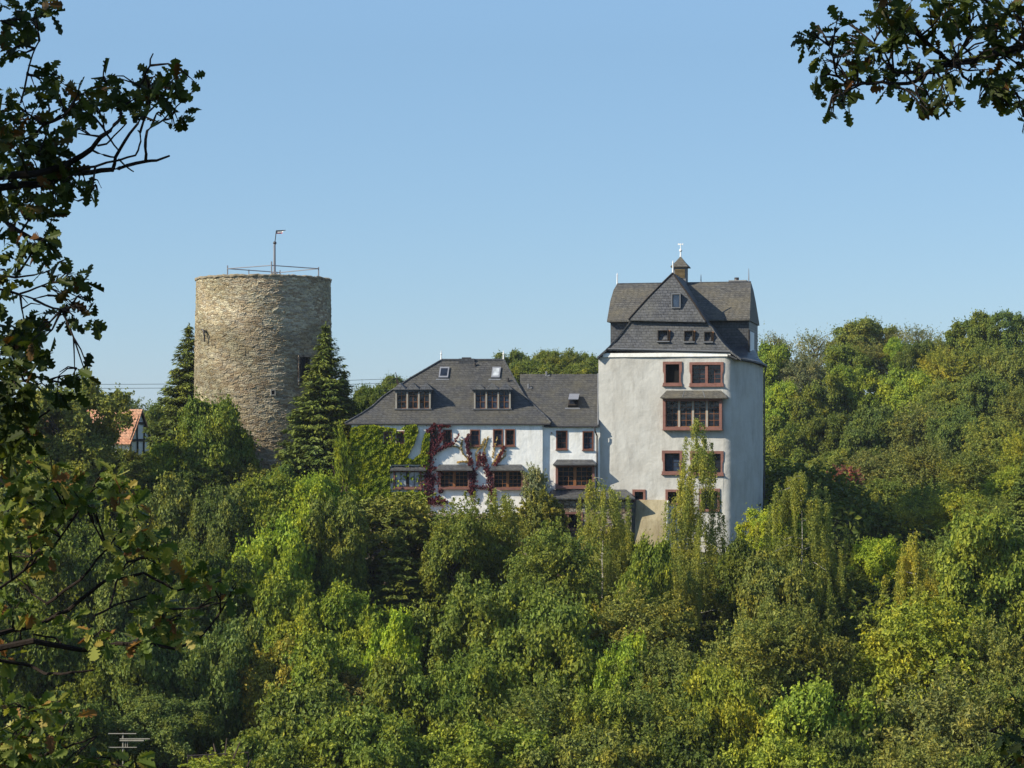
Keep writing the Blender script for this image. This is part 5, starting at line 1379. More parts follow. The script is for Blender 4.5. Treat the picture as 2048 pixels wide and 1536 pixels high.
# ================================================================== wooded hill on the right
h = 'h'
G1 = 'trees on the right-hand hillside'
for a in [
 ('bare', 1552, 664, 76, 60, 258, 'grey', 'thin grey tree on the skyline touching the slate wall of the keep'),
 ('bare', 1624, 662, 78, 75, 255, 'grey', 'second thin grey tree on the skyline beside the keep'),
 ('broad', 1722, 645, 116, 85, 258, 'olive', 'dome-shaped tree that starts the skyline rise right of the keep'),
 ('bare', 1782, 652, 70, 55, 256, 'brown', 'brownish thin tree on the skyline beside the dome-shaped tree'),
 ('bare', 1838, 652, 90, 60, 252, 'grey', 'spreading grey twiggy tree in the middle of the hill skyline'),
 ('fine', 1895, 678, 80, 55, 246, 'khaki', 'low khaki tree in the skyline dip before the tall green tree'),
 ('broad', 1953, 633, 96, 90, 243, 'mid', 'tall dark green dome breaking the skyline near the right border'),
 ('broad', 2032, 630, 100, 95, 240, 'blue', 'rightmost big tree on the skyline'),
 ('broad', 1545, 695, 90, 90, 245, 'fresh', 'green tree under the two thin grey skyline trees'),
 ('fine', 1608, 715, 90, 80, 242, 'grey', 'greyish tree below the second thin skyline tree'),
 ('broad', 1690, 695, 95, 80, 246, 'mid', 'leafy tree below the dome-shaped skyline tree'),
 ('fine', 1740, 690, 90, 70, 248, 'brown', 'brown tree patch under the brownish skyline tree'),
 ('broad', 1790, 680, 60, 60, 247, 'bright', 'small vivid green tree below the skyline dome'),
 ('broad', 1830, 690, 85, 80, 240, 'dark', 'dark tree right of the small vivid green tree'),
 ('fine', 1893, 705, 110, 80, 232, 'gold', 'yellow autumn tree high on the hill'),
 ('fine', 1965, 690, 90, 80, 232, 'olive', 'olive tree below the tall green skyline dome'),
 ('broad', 2030, 700, 100, 90, 222, 'olive', 'dull tree at the right border under the rightmost skyline tree'),
 ('broad', 1560, 770, 90, 90, 222, 'bright', 'bright green tree against the right edge of the keep'),
 ('broad', 1640, 760, 110, 100, 220, 'mid', 'dark green tree in the clump right of the keep', ),
 ('broad', 1720, 740, 110, 95, 222, 'fresh', 'green tree in the upper middle of the hillside'),
 ('broad', 1810, 745, 110, 90, 215, 'bright', 'bright green tree right below the dark hilltop tree'),
 ('fine', 1890, 765, 100, 90, 208, 'khaki', 'khaki tree below the yellow autumn tree'),
 ('broad', 1965, 755, 100, 95, 202, 'blue', 'blue-green tree near the right end of the hillside'),
 ('fine', 2040, 770, 100, 90, 195, 'olive', 'olive tree at the right border at mid hill height'),
 ('broad', 1570, 845, 110, 110, 196, 'mid', 'big leafy tree beside the shaded keep wall'),
 ('broad', 1660, 830, 120, 100, 196, 'dark', 'dark spreading tree in the clump right of the keep'),
 ('broad', 1745, 820, 110, 105, 193, 'blue', 'blue-green tree casting a black shadow on the hillside'),
 ('fine', 1830, 815, 110, 100, 192, 'brown', 'brown feathery tree right of the black shadow'),
 ('broad', 1915, 825, 100, 90, 186, 'blue', 'bluish tree among brown thickets on the right hill'),
 ('fine', 1990, 840, 110, 100, 176, 'khaki', 'khaki thicket tree near the right border'),
 ('fine', 2050, 860, 90, 110, 168, 'yel', 'yellow-green tree cut by the right border'),
 ('fine', 1575, 925, 110, 80, 176, 'fresh', 'smooth green tree low beside the keep'),
 ('broad', 1660, 905, 110, 80, 175, 'olive', 'olive tree under the dark spreading tree'),
 ('fine', 1750, 905, 120, 100, 170, 'brown', 'brown feathery thicket in the middle of the hillside'),
 ('fine', 1850, 890, 130, 100, 166, 'brown', 'wide brown thicket on the hillside'),
 ('fine', 1940, 910, 120, 90, 156, 'olive', 'olive thicket above the yellow-green row'),
 ('fine', 2030, 940, 120, 100, 140, 'yel', 'yellow-green tree beside the spruce at the right border'),
 ('fbush', 1690, 935, 60, 50, 166, 'red', 'small reddish bush in the middle of the hillside'),
 ('fine', 1560, 990, 90, 80, 150, 'khaki', 'khaki tree behind the lime green tree of the keep'),
 ('fine', 1690, 985, 120, 90, 148, 'olive', 'olive tree below the small reddish bush'),
 ('broad', 1730, 1035, 100, 80, 136, 'blue', 'bluish tree behind the bright lime tree'),
 ('fine', 1775, 960, 110, 90, 150, 'olive', 'olive thicket below the brown feathery thicket'),
 ('fine', 1850, 970, 120, 95, 142, 'khaki', 'khaki tree under the wide brown thicket'),
 ('fine', 1800, 1010, 110, 90, 135, 'gold', 'golden bush on the slope between birch and hill'),
 ('fine', 1920, 985, 130, 100, 135, 'yel', 'sunny yellow-green tree low on the right hillside'),
 ('fine', 1900, 1070, 120, 110, 122, 'olive', 'olive tree left of the large green border tree'),
 ('fine', 1990, 1000, 110, 90, 128, 'olive', 'olive tree in front of the border spruce'),
]:
    T(*a[:8], group=G1)
# far woods behind the house and at the far left
for a in [
 ('broad', 1040, 705, 75, 60, 232, 'blue', 'leftmost tree of the wood behind the wing roof'),
 ('broad', 1095, 704, 72, 60, 234, 'mid', 'second tree of the wood behind the wing roof'),
 ('fine', 1142, 702, 62, 60, 236, 'olive', 'olive tree of the wood behind the wing roof'),
 ('broad', 1185, 708, 60, 60, 236, 'mid', 'tree of the wood touching the left wall of the keep'),
 ('broad', 1070, 728, 110, 60, 226, 'mid', 'lower tree of the wood behind the wing ridge'),
 ('broad', 1155, 730, 100, 60, 226, 'mid', 'tree behind the wing ridge close to the keep'),
 ('broad', 792, 755, 66, 70, 200, 'blue', 'distant tree over the left hip of the house roof'),
 ('broad', 760, 785, 70, 70, 195, 'mid', 'distant tree lower down behind the left hip'),
 ('broad', 815, 775, 60, 60, 196, 'mid', 'tree hidden mostly by the left hip of the house roof'),
 ('fine', 245, 796, 90, 70, 255, 'blue', 'bluish distant tree above the orange roof'),
 ('fine', 195, 790, 90, 80, 250, 'grey', 'distant greyish tree left above the orange roof'),
 ('broad', 305, 812, 70, 80, 175, 'blue', 'blue-green tree between the orange roof and the left spruce'),
 ('fine', 120, 795, 110, 80, 250, 'grey', 'distant greyish tree far left behind the dull green tree'),
]:
    T(*a, group='distant woods behind the castle')

# ================================================================== creepers on the house front
def in_poly(x, y, poly):
    c = np.zeros(len(x), bool); n = len(poly)
    for i in range(n):
        x1, y1 = poly[i]; x2, y2 = poly[(i + 1) % n]
        m = ((y1 > y) != (y2 > y)) & (x < (x2 - x1) * (y - y1) / (y2 - y1 + 1e-9) + x1); c ^= m
    return c
def creeper(name, label, px, py, dep, col, sz, seed):
    rng = np.random.default_rng(seed); n = len(px); Y = 128 - dep
    p = np.stack([(px - CX) * Y / F, Y, (CY - py) * Y / F], -1)
    nn = np.array([-.1, -.9, .5]) + rng.normal(size=(n, 3)) * .38; ax = np.array([0, -.25, -1]) + rng.normal(size=(n, 3)) * .45; L = sz * rng.uniform(.6, 1.3, n)
    o0 = Vector(((px.mean() - CX) * 128 / F, 127.9, -6)); V, Q = leaf_quads(p - np.array(o0), nn, ax, L, L * .8)
    o = link(name, np_mesh(name, V, Q, M['creeper']), None, o0); o.color = col + (1,); tag(o, label, 'creeper'); return o
rng = np.random.default_rng(8)
WN = [(766, 862, 785, 889), (791, 860, 810, 888), (780, 928, 850, 984), (859, 858, 879, 892), (876, 937, 941, 981)]
def clear(x, y, k=1.0, pad=0):
    m = np.ones(len(x), bool)
    for a in WN: m &= ~((x > a[0] + pad) & (x < a[2] - pad) & (y > a[1] + pad) & (y < a[3] - pad) & (rng.random(len(x)) < k))
    return m
n = 40000; x = rng.uniform(696, 858, n); y = rng.uniform(846, 1030, n)
poly = [(702, 858), (716, 853), (745, 851), (765, 855), (800, 860), (815, 851), (832, 849), (836, 862), (832, 874), (826, 890), (818, 906), (812, 916), (826, 921), (842, 908), (846, 884), (850, 868), (858, 862), (862, 900), (858, 930), (850, 945), (853, 1000), (856, 1030), (698, 1030)]
m = in_poly(x, y, poly) & clear(x, y, .985, -1); bl = sum(np.sin(x * a_ + y * b_ + c_) for a_, b_, c_ in rng.uniform(-.55, .55, (9, 3)) * np.array([1, 1, 10])) / 4.0; m &= rng.random(n) < np.clip(1.15 + .5 * bl, .7, 1)
creeper('green_creeper', 'thick green creeper covering the left end of the white house front', x[m], y[m], .03 + .09 * np.clip(bl[m], -.5, 1) + rng.uniform(0, .14, m.sum()) + .08, (.22, .27, .022), .18, 1)
def strand(pts, w0, w1, per):
    """leaf tufts of uneven size strung along a stem"""
    pts = np.array(pts, float); d = np.r_[0, np.cumsum(np.hypot(*np.diff(pts, axis=0).T))]; T_ = []; W_ = []; X_ = []
    for tc in np.arange(0, d[-1], 2.6):
        if rng.random() < .22: continue
        k = int(per * 1.9 * rng.uniform(.2, 1.8)); T_.append(tc + rng.normal(size=k) * 1.6); f = np.clip(tc / d[-1], 0, 1)
        W_.append(np.full(k, (w0 + (w1 - w0) * f) * rng.uniform(.3, .85))); X_.append(np.full(k, rng.normal() * (w0 + (w1 - w0) * f) * .45))
    t = np.clip(np.concatenate(T_), 0, d[-1]); w_ = np.concatenate(W_); o_ = np.concatenate(X_); n = len(t)
    return np.interp(t, d, pts[:, 0]) + o_ + rng.normal(size=n) * w_, np.interp(t, d, pts[:, 1]) + rng.normal(size=n) * w_ * .8
def strands(lst):
    a = [strand(*s) for s in lst]; return np.concatenate([q[0] for q in a]), np.concatenate([q[1] for q in a])
x, y = strands([([(858, 1005), (856, 960), (858, 925), (862, 900), (866, 875), (864, 855)], 7, 5, 18), ([(862, 900), (876, 886), (882, 868), (880, 851)], 4, 4, 12), ([(866, 905), (878, 900), (886, 892), (902, 889)], 4, 3, 8), ([(858, 940), (858, 985)], 6, 7, 12), ([(845, 937), (790, 936)], 2, 2, 3),
                ([(842, 945), (843, 980)], 3, 3, 5), ([(878, 942), (880, 985)], 3, 3, 6), ([(938, 938), (942, 985)], 4, 5, 12), ([(870, 936), (895, 938)], 2, 2, 5), ([(860, 1000), (890, 1002)], 9, 8, 14), ([(865, 850), (900, 853)], 3, 2, 6), ([(905, 888), (912, 880), (918, 868)], 2, 1, 4)])
m = clear(x, y, .8, 2); creeper('crimson_creeper', 'crimson creeper climbing between the two left windows of the house front', x[m], y[m], rng.uniform(.06, .24, m.sum()), (.115, .03, .042), .14, 2)
x, y = strands([([(946, 1000), (948, 970), (948, 950), (942, 925), (936, 905), (934, 885), (938, 866)], 4, 2, 10), ([(948, 950), (955, 930), (960, 905)], 3, 2, 6), ([(985, 1000), (980, 965), (975, 945), (965, 925), (958, 912)], 5, 3, 12), ([(975, 950), (990, 930), (1004, 905), (1010, 890)], 4, 2, 9), ([(948, 975), (990, 975)], 5, 5, 6), ([(978, 945), (972, 925), (966, 905)], 4, 2, 9)])
m = np.ones(len(x), bool); creeper('wine_red_creeper', 'wine-red creeper branching between the middle and right bay windows', x[m], y[m], rng.uniform(.05, .2, m.sum()), (.115, .034, .045), .12, 3)
x, y = strands([([(940, 922), (926, 908), (922, 890), (924, 880)], 1.2, .8, 6), ([(940, 924), (925, 923), (912, 925)], 1.5, 1, 5), ([(936, 905), (940, 892), (935, 870)], 1.5, 1, 5), ([(955, 925), (952, 905), (962, 892), (970, 878)], 1.3, .9, 5), ([(970, 922), (968, 900), (974, 880), (978, 870)], 1.4, .9, 5), ([(985, 915), (990, 890), (995, 872)], 1.4, .9, 5), ([(990, 922), (1002, 920), (1010, 912), (1013, 898)], 1.4, .9, 5), ([(984, 930), (1000, 905), (1006, 888)], 1.3, .8, 5), ([(903, 892), (914, 893), (921, 898)], 1.2, .9, 4), ([(940, 895), (962, 896), (968, 888)], 1.2, .9, 4)])
creeper('pale_creeper', 'thin pale orange creeper shoots fanning out over the white wall', x, y, rng.uniform(.02, .08, len(x)), (.40, .31, .14), .10, 4)

# ================================================================== small things in the valley, wires
def aerial():
    Y = 88.0; a = P(246, 1500, Y); t = thing('roof_aerial', 'pale metal aerial with three horizontal bars above the bushes at lower left', 'aerial', (a.x, Y, a.z - 3))
    b = MB(); b.tube([(a.x, Y, a.z - 3), P(246, 1466, Y)], .03, 6); b.build('mast', M['lightwood'], t)
    for (x0, x1, y, r) in ((217, 273, 1467, .028), (240, 300, 1477.5, .03), (240, 288, 1481, .045), (218, 274, 1494.5, .025)):
        b = MB(); p, q = P(x0, y, Y), P(x1, y, Y); b.tube([p + Vector((0, -.05, 0)), q + Vector((0, -.05, 0))], r * .75, 6); b.build('crossbar', M['lightwood'], t)
    b = MB(); b.tube([P(255, 1478, Y), P(255, 1494, Y)], .02, 5); b.tube([P(251, 1478, Y), P(251, 1494, Y)], .02, 5); b.build('spacer', M['lightwood'], t)
aerial()
def railing():
    Y = 86.0; a = P(435, 1536, Y); t = thing('garden_railing', 'overgrown grey railing at the bottom edge of the picture', 'railing', (a.x, Y, a.z - 1.5))
    for (x0, y0, x1, y1, r) in ((374, 1512, 498, 1505, .035), (374, 1516, 470, 1510, .02), (412, 1529, 476, 1532, .06)):
        b = MB(); b.tube([P(x0, y0, Y), P(x1, y1, Y)], r, 6); b.build('rail', M['darkwood'] if r < .05 else M['greybar'], t)
    for x in (376, 420, 497):
        b = MB(); q = P(x, 1509, Y); b.tube([q, (q.x, Y, q.z - 2.2)], .03, 6); b.build('post', M['darkwood'], t)
railing()
for k, (y0, y1) in enumerate(((766, 771), (774, 779))):
    Y = 168; b = MB(); n = 24; pts = []
    for i in range(n + 1):
        f = i / n; pts.append(P(-500 + 1300 * f, y0 + (y1 - y0) * f + 14 * (4 * f * (1 - f) - 1) , Y + 30 * f))
    b.tube(pts, .02, 4); o = b.build('power_line', M['darkmetal'], None, pts[0])
    tag(o, ('upper' if k == 0 else 'lower') + ' of the two thin wires crossing the sky left of the round tower', 'wire', 'overhead wires')

# ================================================================== foreground oaks
HALF = [(0, .012), (.1, .02), (.17, .1), (.22, .17), (.27, .17), (.31, .09), (.36, .12), (.42, .27), (.48, .28), (.53, .15), (.58, .17), (.64, .31), (.71, .31), (.75, .18), (.8, .19), (.86, .24), (.93, .2), (.98, .1), (1, .03)]
def oak_leaves(Cb, A, Nn, L, seed):
    """lobed oak leaves; Cb = stalk ends, A = direction of the midrib"""
    rng = np.random.default_rng(seed); n = len(Cb); Nn = unit(Nn); A = unit(A - Nn * (A * Nn).sum(-1, keepdims=True)); S = np.cross(Nn, A)
    h = np.array(HALF); m = len(h); L = L[:, None, None]; bend = rng.uniform(-.1, .45, n)[:, None, None]; fold = rng.uniform(-.1, .6, n)[:, None, None]; ww = rng.uniform(.75, 1.15, n)[:, None, None]
    tt = h[:, 0][None, :, None]; hw = h[:, 1][None, :, None] * ww
    mid = Cb[:, None, :] + A[:, None] * tt * L - Nn[:, None] * bend * tt ** 2 * L
    rt = mid - S[:, None] * hw * L + Nn[:, None] * hw * fold * L; lf = mid + S[:, None] * hw * L + Nn[:, None] * hw * fold * L
    # vertices: base, tip, right outline, left outline
    bs = mid[:, :1]; tp = mid[:, -1:] + A[:, None] * .06 * L
    V = np.concatenate([bs, tp, rt, lf], 1); k = V.shape[1]; o = (np.arange(n) * k)[:, None]
    right = np.concatenate([[0], 2 + np.arange(m), [1]]); left = np.concatenate([[1], 2 + m + np.arange(m)[::-1], [0]])
    return V.reshape(-1, 3), np.concatenate([right + o, left + o])
def oak(name, label, base, branches, clusters, Y0, mat, seed, den=1.0, L0=.10, shade=None):
    """branches: (points px, depth shift, r0, r1). clusters: (x, y, rx, ry[, den]) in pixels at depth Y0"""
    rng = np.random.default_rng(seed); rr = random.Random(seed)
    t = thing(name, label, 'tree', base)
    bp = []; wood = MB()
    for i, (pts, dy, r0, r1) in enumerate(branches):
        q = [P(x, y, Y0 + dy + .12 * math.sin(k * 1.3 + i)) for k, (x, y) in enumerate(pts)]
        fine_ = []
        for a, b in zip(q[:-1], q[1:]):
            m = max(2, int((b - a).length / .06))
            fine_ += [a.lerp(b, k / m) + Vector((rr.uniform(-1, 1), rr.uniform(-1, 1), rr.uniform(-1, 1))) * .004 for k in range(m)]
        fine_.append(q[-1]); n = len(fine_); wood.tube(fine_, [r0 + (r1 - r0) * k / n for k in range(n)], 6); bp += fine_
    Cs, As, Ns, Ls = [], [], [], []
    for c in clusters:
        x, y, rx, ry = c[:4]; d = c[4] if len(c) > 4 else 1.0; dy = c[5] if len(c) > 5 else rr.uniform(-.35, .35); dp = c[6] if len(c) > 6 else .25
        ctr = P(x, y, Y0 + dy); sx, sz = rx * Y0 / F, ry * Y0 / F
        near = min(bp, key=lambda p: (p - ctr).length) if bp else ctr
        if bp and (near - ctr).length < 1.2:
            e = ctr + Vector((rr.uniform(-.3, .3) * sx, 0, rr.uniform(-.3, .3) * sz)); md = near.lerp(e, .5) + Vector((0, rr.uniform(-.03, .03), rr.uniform(-.02, .04)))
            wood.tube([near, near.lerp(md, .6), md, e], [.006, .005, .004, .0025], 5)
            for _ in range(2):
                e2 = ctr + Vector((rr.uniform(-.9, .9) * sx, rr.uniform(-.1, .1), rr.uniform(-.9, .9) * sz)); wood.tube([md, md.lerp(e2, .5) + Vector((0, 0, .015)), e2], [.004, .003, .0018], 4)
        n = max(3, int(den * d * rx * ry * math.pi / (430.0 * (L0 / .1) ** 2) * (9.0 / Y0) ** 0))
        g = max(1, n // 5)                                           # leaves sit in whorls at twig ends
        wc = rdir(rng, g) * (rng.uniform(0.1, 1, g) ** .5)[:, None] * np.array([sx, dp, sz]) * .92 + np.array(ctr)
        k = rng.integers(0, g, n); dr = unit(rng.normal(size=(n, 3)) + np.array([0, 0, -.45]) + unit(wc[k] - np.array(near)) * .55)
        Cs.append(wc[k] + dr * .012); As.append(dr); Ns.append(unit(rng.normal(size=(n, 3)) * .75 + np.array([0, -.55, .55]))); Ls.append(L0 * rng.uniform(.6, 1.2, n))
    C, A, Nn, L = map(np.concatenate, (Cs, As, Ns, Ls)); V, Q = oak_leaves(C - np.array(base), A, Nn, L, seed)
    link('foliage', np_mesh('foliage', V, Q, M[mat]), t)
    wood.build('branches', M['darkbark'], t)
    if shade is not None:
        tk, parts = shade
        b = MB(); b.tube([Vector(p) for p in tk], [.3, .26, .2, .12, .05] if len(tk) > 3 else ([.14, .11, .06] if parts else [.06, .045, .012]), 12); b.build('trunk', M['darkbark'], t)
        P_, N_, A_, L_ = [], [], [], []; limb = MB(); prev = Vector(tk[-2])
        for (cx, cy, cz, rx, ry, rz, m) in parts:
            ctr = Vector((cx, cy, cz)); st = min((Vector(p) for p in tk), key=lambda p: (p - ctr).length)
            if (prev - ctr).length < (st - ctr).length: st = prev
            limb.tube([st, st.lerp(ctr, .5) + Vector((0, 0, .15)), ctr], [.09, .06, .04], 7); prev = ctr
            nb_ = max(6, m // 90); bo = []
            for _ in range(nb_):                                       # boughs of the mass, then twigs that end in leaf whorls
                e = ctr + Vector([rr.gauss(0, 1) * .42 * k for k in (rx, ry, rz)]); md = ctr.lerp(e, .5) + Vector((0, 0, .06)); limb.tube([ctr, md, e], [.03, .02, .012], 5); bo += [md, e]
            g = max(6, m // 9); ends = rdir(rng, g) * (rng.random(g) ** .4)[:, None] * np.array([rx, ry, rz]) + np.array(ctr)
            for q in ends:
                q = Vector(q); nr = min(bo, key=lambda p: (p - q).length); limb.tube([nr, nr.lerp(q, .55) + Vector((0, 0, .04)), q], [.009, .006, .003], 4)
            k = rng.integers(0, g, m); u = rng.random(m) ** 2 * .35
            nrs = np.array([np.array(min(bo, key=lambda p: (p - Vector(q)).length)) for q in ends]); bk = unit(nrs - ends)
            p = ends[k] + bk[k] * u[:, None] * .8; dr = unit(rng.normal(size=(m, 3)) - bk[k] * .5 + np.array([0, 0, -.35]))
            P_.append(p); N_.append(rng.normal(size=(m, 3)) * .6 + np.array([-.5, -.3, .7])); A_.append(dr); L_.append(rng.uniform(.10, .17, m))
        if not parts: return t
        limb.build('limbs', M['darkbark'], t)
        C, Nn, A, L = map(np.concatenate, (P_, N_, A_, L_)); V, Q = oak_leaves(C - np.array(base), A, Nn, L, seed + 1)
        link('crown', np_mesh('crown', V, Q, M[mat]), t)  # leaf masses outside the frame, added to shade the visible branches
    return t

def root(start, br, r):                                              # lead a bough back to the trunk outside the picture
    return ([start, ((start[0] + br[0][0][0]) / 2, (start[1] + br[0][0][1]) / 2 - 12)] + list(br[0]), br[1], r, br[3])
def zz(s, ox, oy, pts): return [(ox + x * s, oy + y * s) for x, y in pts]
q = lambda *p: zz(.456, 0, 0, p)
BL = [
 (q((-260, 800), (0, 770), (120, 765), (220, 750), (320, 705), (400, 655), (440, 600), (480, 570), (520, 530), (530, 490)), 0, .028, .005),
 (q((-260, 850), (0, 822), (100, 812), (200, 800), (330, 755), (400, 757), (490, 745), (560, 730), (640, 708), (690, 705), (742, 684)), .1, .026, .004),
 (q((490, 745), (510, 690), (545, 620), (600, 545), (640, 500), (700, 440)), .1, .009, .003), (q((640, 708), (637, 640), (645, 575), (690, 545), (740, 500)), .1, .008, .003),
 (q((350, 740), (420, 730), (520, 700), (590, 680), (615, 640), (618, 600), (605, 572)), .05, .006, .003), (q((520, 700), (560, 735), (585, 752)), .1, .004, .003),
 (q((400, 655), (460, 680), (505, 690)), .05, .006, .003), (q((430, 640), (470, 630), (500, 600), (555, 540)), .1, .005, .003), (q((452, 560), (480, 610), (525, 665)), .12, .005, .003),
 (q((100, 640), (150, 600), (190, 545), (220, 480), (215, 460)), 0, .008, .003), (q((190, 545), (280, 515), (300, 490)), 0, .006, .003), (q((170, 680), (200, 610), (215, 540)), .1, .006, .003), (q((130, 560), (165, 600)), .1, .004, .003),
 (q((90, 450), (120, 330), (145, 240), (170, 178), (150, 168)), .05, .005, .0025), (q((455, 350), (457, 320), (463, 265)), .05, .004, .003), (q((600, 420), (630, 350), (655, 290), (671, 236)), .1, .006, .0028), (q((690, 360), (640, 390), (600, 420)), .1, .005, .003),
 (q((-200, 860), (0, 945), (40, 985), (90, 1020), (150, 1048), (200, 1050), (240, 1080)), .1, .016, .006), (q((90, 1020), (120, 1060), (135, 1095)), .1, .006, .003),
 (q((-200, 1230), (0, 1270), (80, 1292), (150, 1310), (210, 1295)), 0, .010, .003), (q((90, 1292), (160, 1265), (215, 1240)), 0, .005, .003), (q((150, 1310), (200, 1340), (270, 1358), (330, 1370)), 0, .006, .003), (q((0, 1210), (70, 1215), (150, 1210), (230, 1180)), 0, .005, .003),
 (q((-100, 92), (0, 92), (60, 85)), .1, .006, .003), (q((200, 800), (300, 860), (340, 885), (385, 865), (405, 835)), .1, .006, .003), (q((305, 780), (300, 840), (320, 870)), .1, .005, .003),
 ([(-60, 770), (20, 765), (75, 755), (120, 765), (165, 745)], .1, .009, .004), ([(-80, 900), (0, 890), (60, 850), (100, 820)], .1, .008, .004)]
CL = [(35, 28, 45, 40), (75, 22, 25, 30), (98, 25, 12, 18), (60, 55, 18, 10), (18, 100, 25, 28), (32, 115, 12, 18),
 (90, 165, 40, 24), (120, 165, 18, 20), (60, 165, 30, 14, .7), (20, 195, 24, 28), (20, 230, 30, 35, 1.2), (65, 225, 28, 22), (112, 195, 22, 14), (60, 290, 55, 40, 1.3), (115, 290, 35, 35), (20, 290, 40, 50, 1.2),
 (150, 230, 24, 20), (155, 195, 25, 15), (185, 180, 16, 22), (170, 240, 40, 28), (205, 225, 18, 22), (160, 265, 22, 14), (218, 172, 20, 20), (245, 185, 30, 28), (262, 210, 34, 28), (290, 235, 10, 8), (240, 160, 14, 8),
 (300, 160, 14, 22), (320, 165, 32, 28), (350, 150, 28, 24), (378, 150, 14, 12), (365, 180, 24, 18), (325, 190, 26, 18), (300, 200, 16, 12), (355, 220, 20, 26), (348, 245, 12, 10), (325, 235, 12, 10),
 (60, 345, 55, 45, 1.2), (120, 335, 40, 22), (20, 380, 40, 40, 1.2), (80, 380, 45, 22), (150, 370, 34, 26), (185, 375, 20, 12), (195, 382, 8, 6), (120, 400, 22, 18), (55, 410, 55, 30, 1.1), (100, 440, 28, 22), (20, 440, 30, 35), (60, 470, 40, 25), (90, 475, 25, 18, .7), (30, 510, 40, 35), (75, 520, 28, 30), (15, 545, 22, 28),
 (135, 530, 13, 18), (125, 560, 32, 26), (148, 550, 14, 16), (118, 590, 18, 18), (142, 605, 18, 22), (172, 600, 16, 14), (180, 628, 20, 12), (120, 635, 14, 18), (150, 632, 8, 20),
 (25, 600, 40, 22, .8), (45, 640, 50, 40, 1.2), (25, 690, 50, 50, 1.3), (85, 660, 18, 18), (75, 690, 25, 25), (20, 760, 60, 55, 1.3), (60, 720, 30, 30), (140, 745, 32, 14), (165, 740, 14, 16), (130, 775, 28, 18), (90, 790, 28, 20), (15, 820, 55, 50, 1.2), (20, 880, 60, 50, 1.1), (60, 850, 28, 20, .6)]
for i, b_ in enumerate(BL):
    if b_[0][0][0] < -10: BL[i] = root({0: (-900, 430), 1: (-900, 520)}.get(i, (-900, b_[0][0][1] + 60)), b_, b_[2] * 1.5)
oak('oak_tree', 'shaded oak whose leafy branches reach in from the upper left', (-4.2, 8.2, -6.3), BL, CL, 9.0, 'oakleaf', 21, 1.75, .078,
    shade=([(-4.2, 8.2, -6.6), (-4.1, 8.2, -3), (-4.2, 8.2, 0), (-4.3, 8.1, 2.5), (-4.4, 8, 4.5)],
           [(-4.6, 8.0, 4.2, 2.0, 2.6, 1.9, 2600), (-5.5, 7.6, 5.0, 2.8, 3.5, 2.2, 1600), (-3.3, 9.0, 3.3, 0.9, 1.5, 1.1, 250)]))  # unseen crown masses, placed to keep the sun off these branches
# lower left: younger oak with turning, partly sunlit leaves
s2 = lambda *p: zz(.551, 0, 690, p)
BL2 = [(s2((-150, 1120), (0, 1100), (120, 1075), (230, 1095), (300, 1110), (430, 1085), (540, 1085), (640, 1105), (720, 1070), (800, 970)), 0, .018, .004), (s2((-150, 1060), (0, 1045), (130, 1020), (250, 960), (380, 860), (520, 830), (640, 890), (780, 860), (850, 855)), .2, .014, .003),
 (s2((0, 880), (90, 820), (180, 750), (260, 640)), .1, .009, .004), (s2((170, 940), (290, 850), (390, 740), (440, 680)), .15, .008, .003), (s2((0, 1145), (110, 1160), (165, 1195), (260, 1190), (340, 1180)), 0, .012, .004), (s2((340, 985), (420, 945), (500, 920), (560, 900)), .1, .006, .003), (s2((400, 950), (420, 860), (460, 790), (540, 770)), .1, .006, .003), (s2((230, 1095), (200, 1060), (120, 1050)), .05, .006, .004), (s2((520, 1060), (590, 1000), (610, 960)), .05, .005, .003), (s2((300, 1110), (380, 1080), (400, 1040)), .05, .006, .003)]
c2 = []
for (x, y, rx, ry, d) in [(230, 560, 60, 40, .9), (300, 560, 40, 40, .8), (330, 590, 20, 25, .7), (140, 640, 60, 40, .8), (110, 680, 30, 30, .6), (180, 670, 40, 20, .7), (30, 690, 50, 40, .8), (100, 770, 60, 30, .7), (30, 760, 40, 40, .8), (170, 740, 30, 40, .5), (450, 660, 20, 25, .6), (510, 690, 60, 35, .9), (550, 730, 40, 35, .9), (450, 740, 50, 25, .6), (560, 800, 50, 30, .6), (590, 780, 18, 25, .5), (450, 820, 30, 20, .5), (700, 850, 90, 25, .5), (800, 860, 60, 25, .6), (860, 870, 20, 14, .5), (580, 960, 45, 45, 1.0), (570, 1040, 60, 40, .9), (700, 1050, 60, 30, .6), (650, 1000, 40, 30, .4), (820, 930, 20, 30, .4), (40, 960, 50, 40, .6), (100, 960, 40, 35, .5), (60, 860, 60, 30, .5), (200, 1000, 80, 30, .3), (350, 1050, 80, 40, .3), (480, 1100, 60, 40, .35), (60, 1100, 60, 40, .3), (30, 640, 50, 50, .9), (60, 560, 60, 40, .8), (420, 540, 70, 60, .55), (500, 580, 50, 40, .5), (380, 480, 60, 30, .5), (200, 480, 100, 40, .6), (100, 420, 100, 40, .6), (60, 500, 60, 40, .7)]:
    c2.append((x * .551, 690 + y * .551, rx * .551, ry * .551, d * 1.25))
for i, b_ in enumerate(BL2):
    if b_[0][0][0] <= 0: BL2[i] = root((-330, b_[0][0][1] + 40), b_, b_[2] * 1.3)
oak('young_oak', 'young oak with yellow and rusty leaves and bare dark twigs at lower left', (-3.2, 9.6, -6.8), BL2, c2, 9.8, 'oakleaf_autumn_lit', 22, 4.6, .082,
    shade=([(-3.2, 9.6, -7.0), (-3.2, 9.6, -4), (-3.3, 9.6, -2)], [(-4.5, 8.7, -.6, .9, .9, .8, 150)]))  # sparse unseen leaf mass, added for partial shade
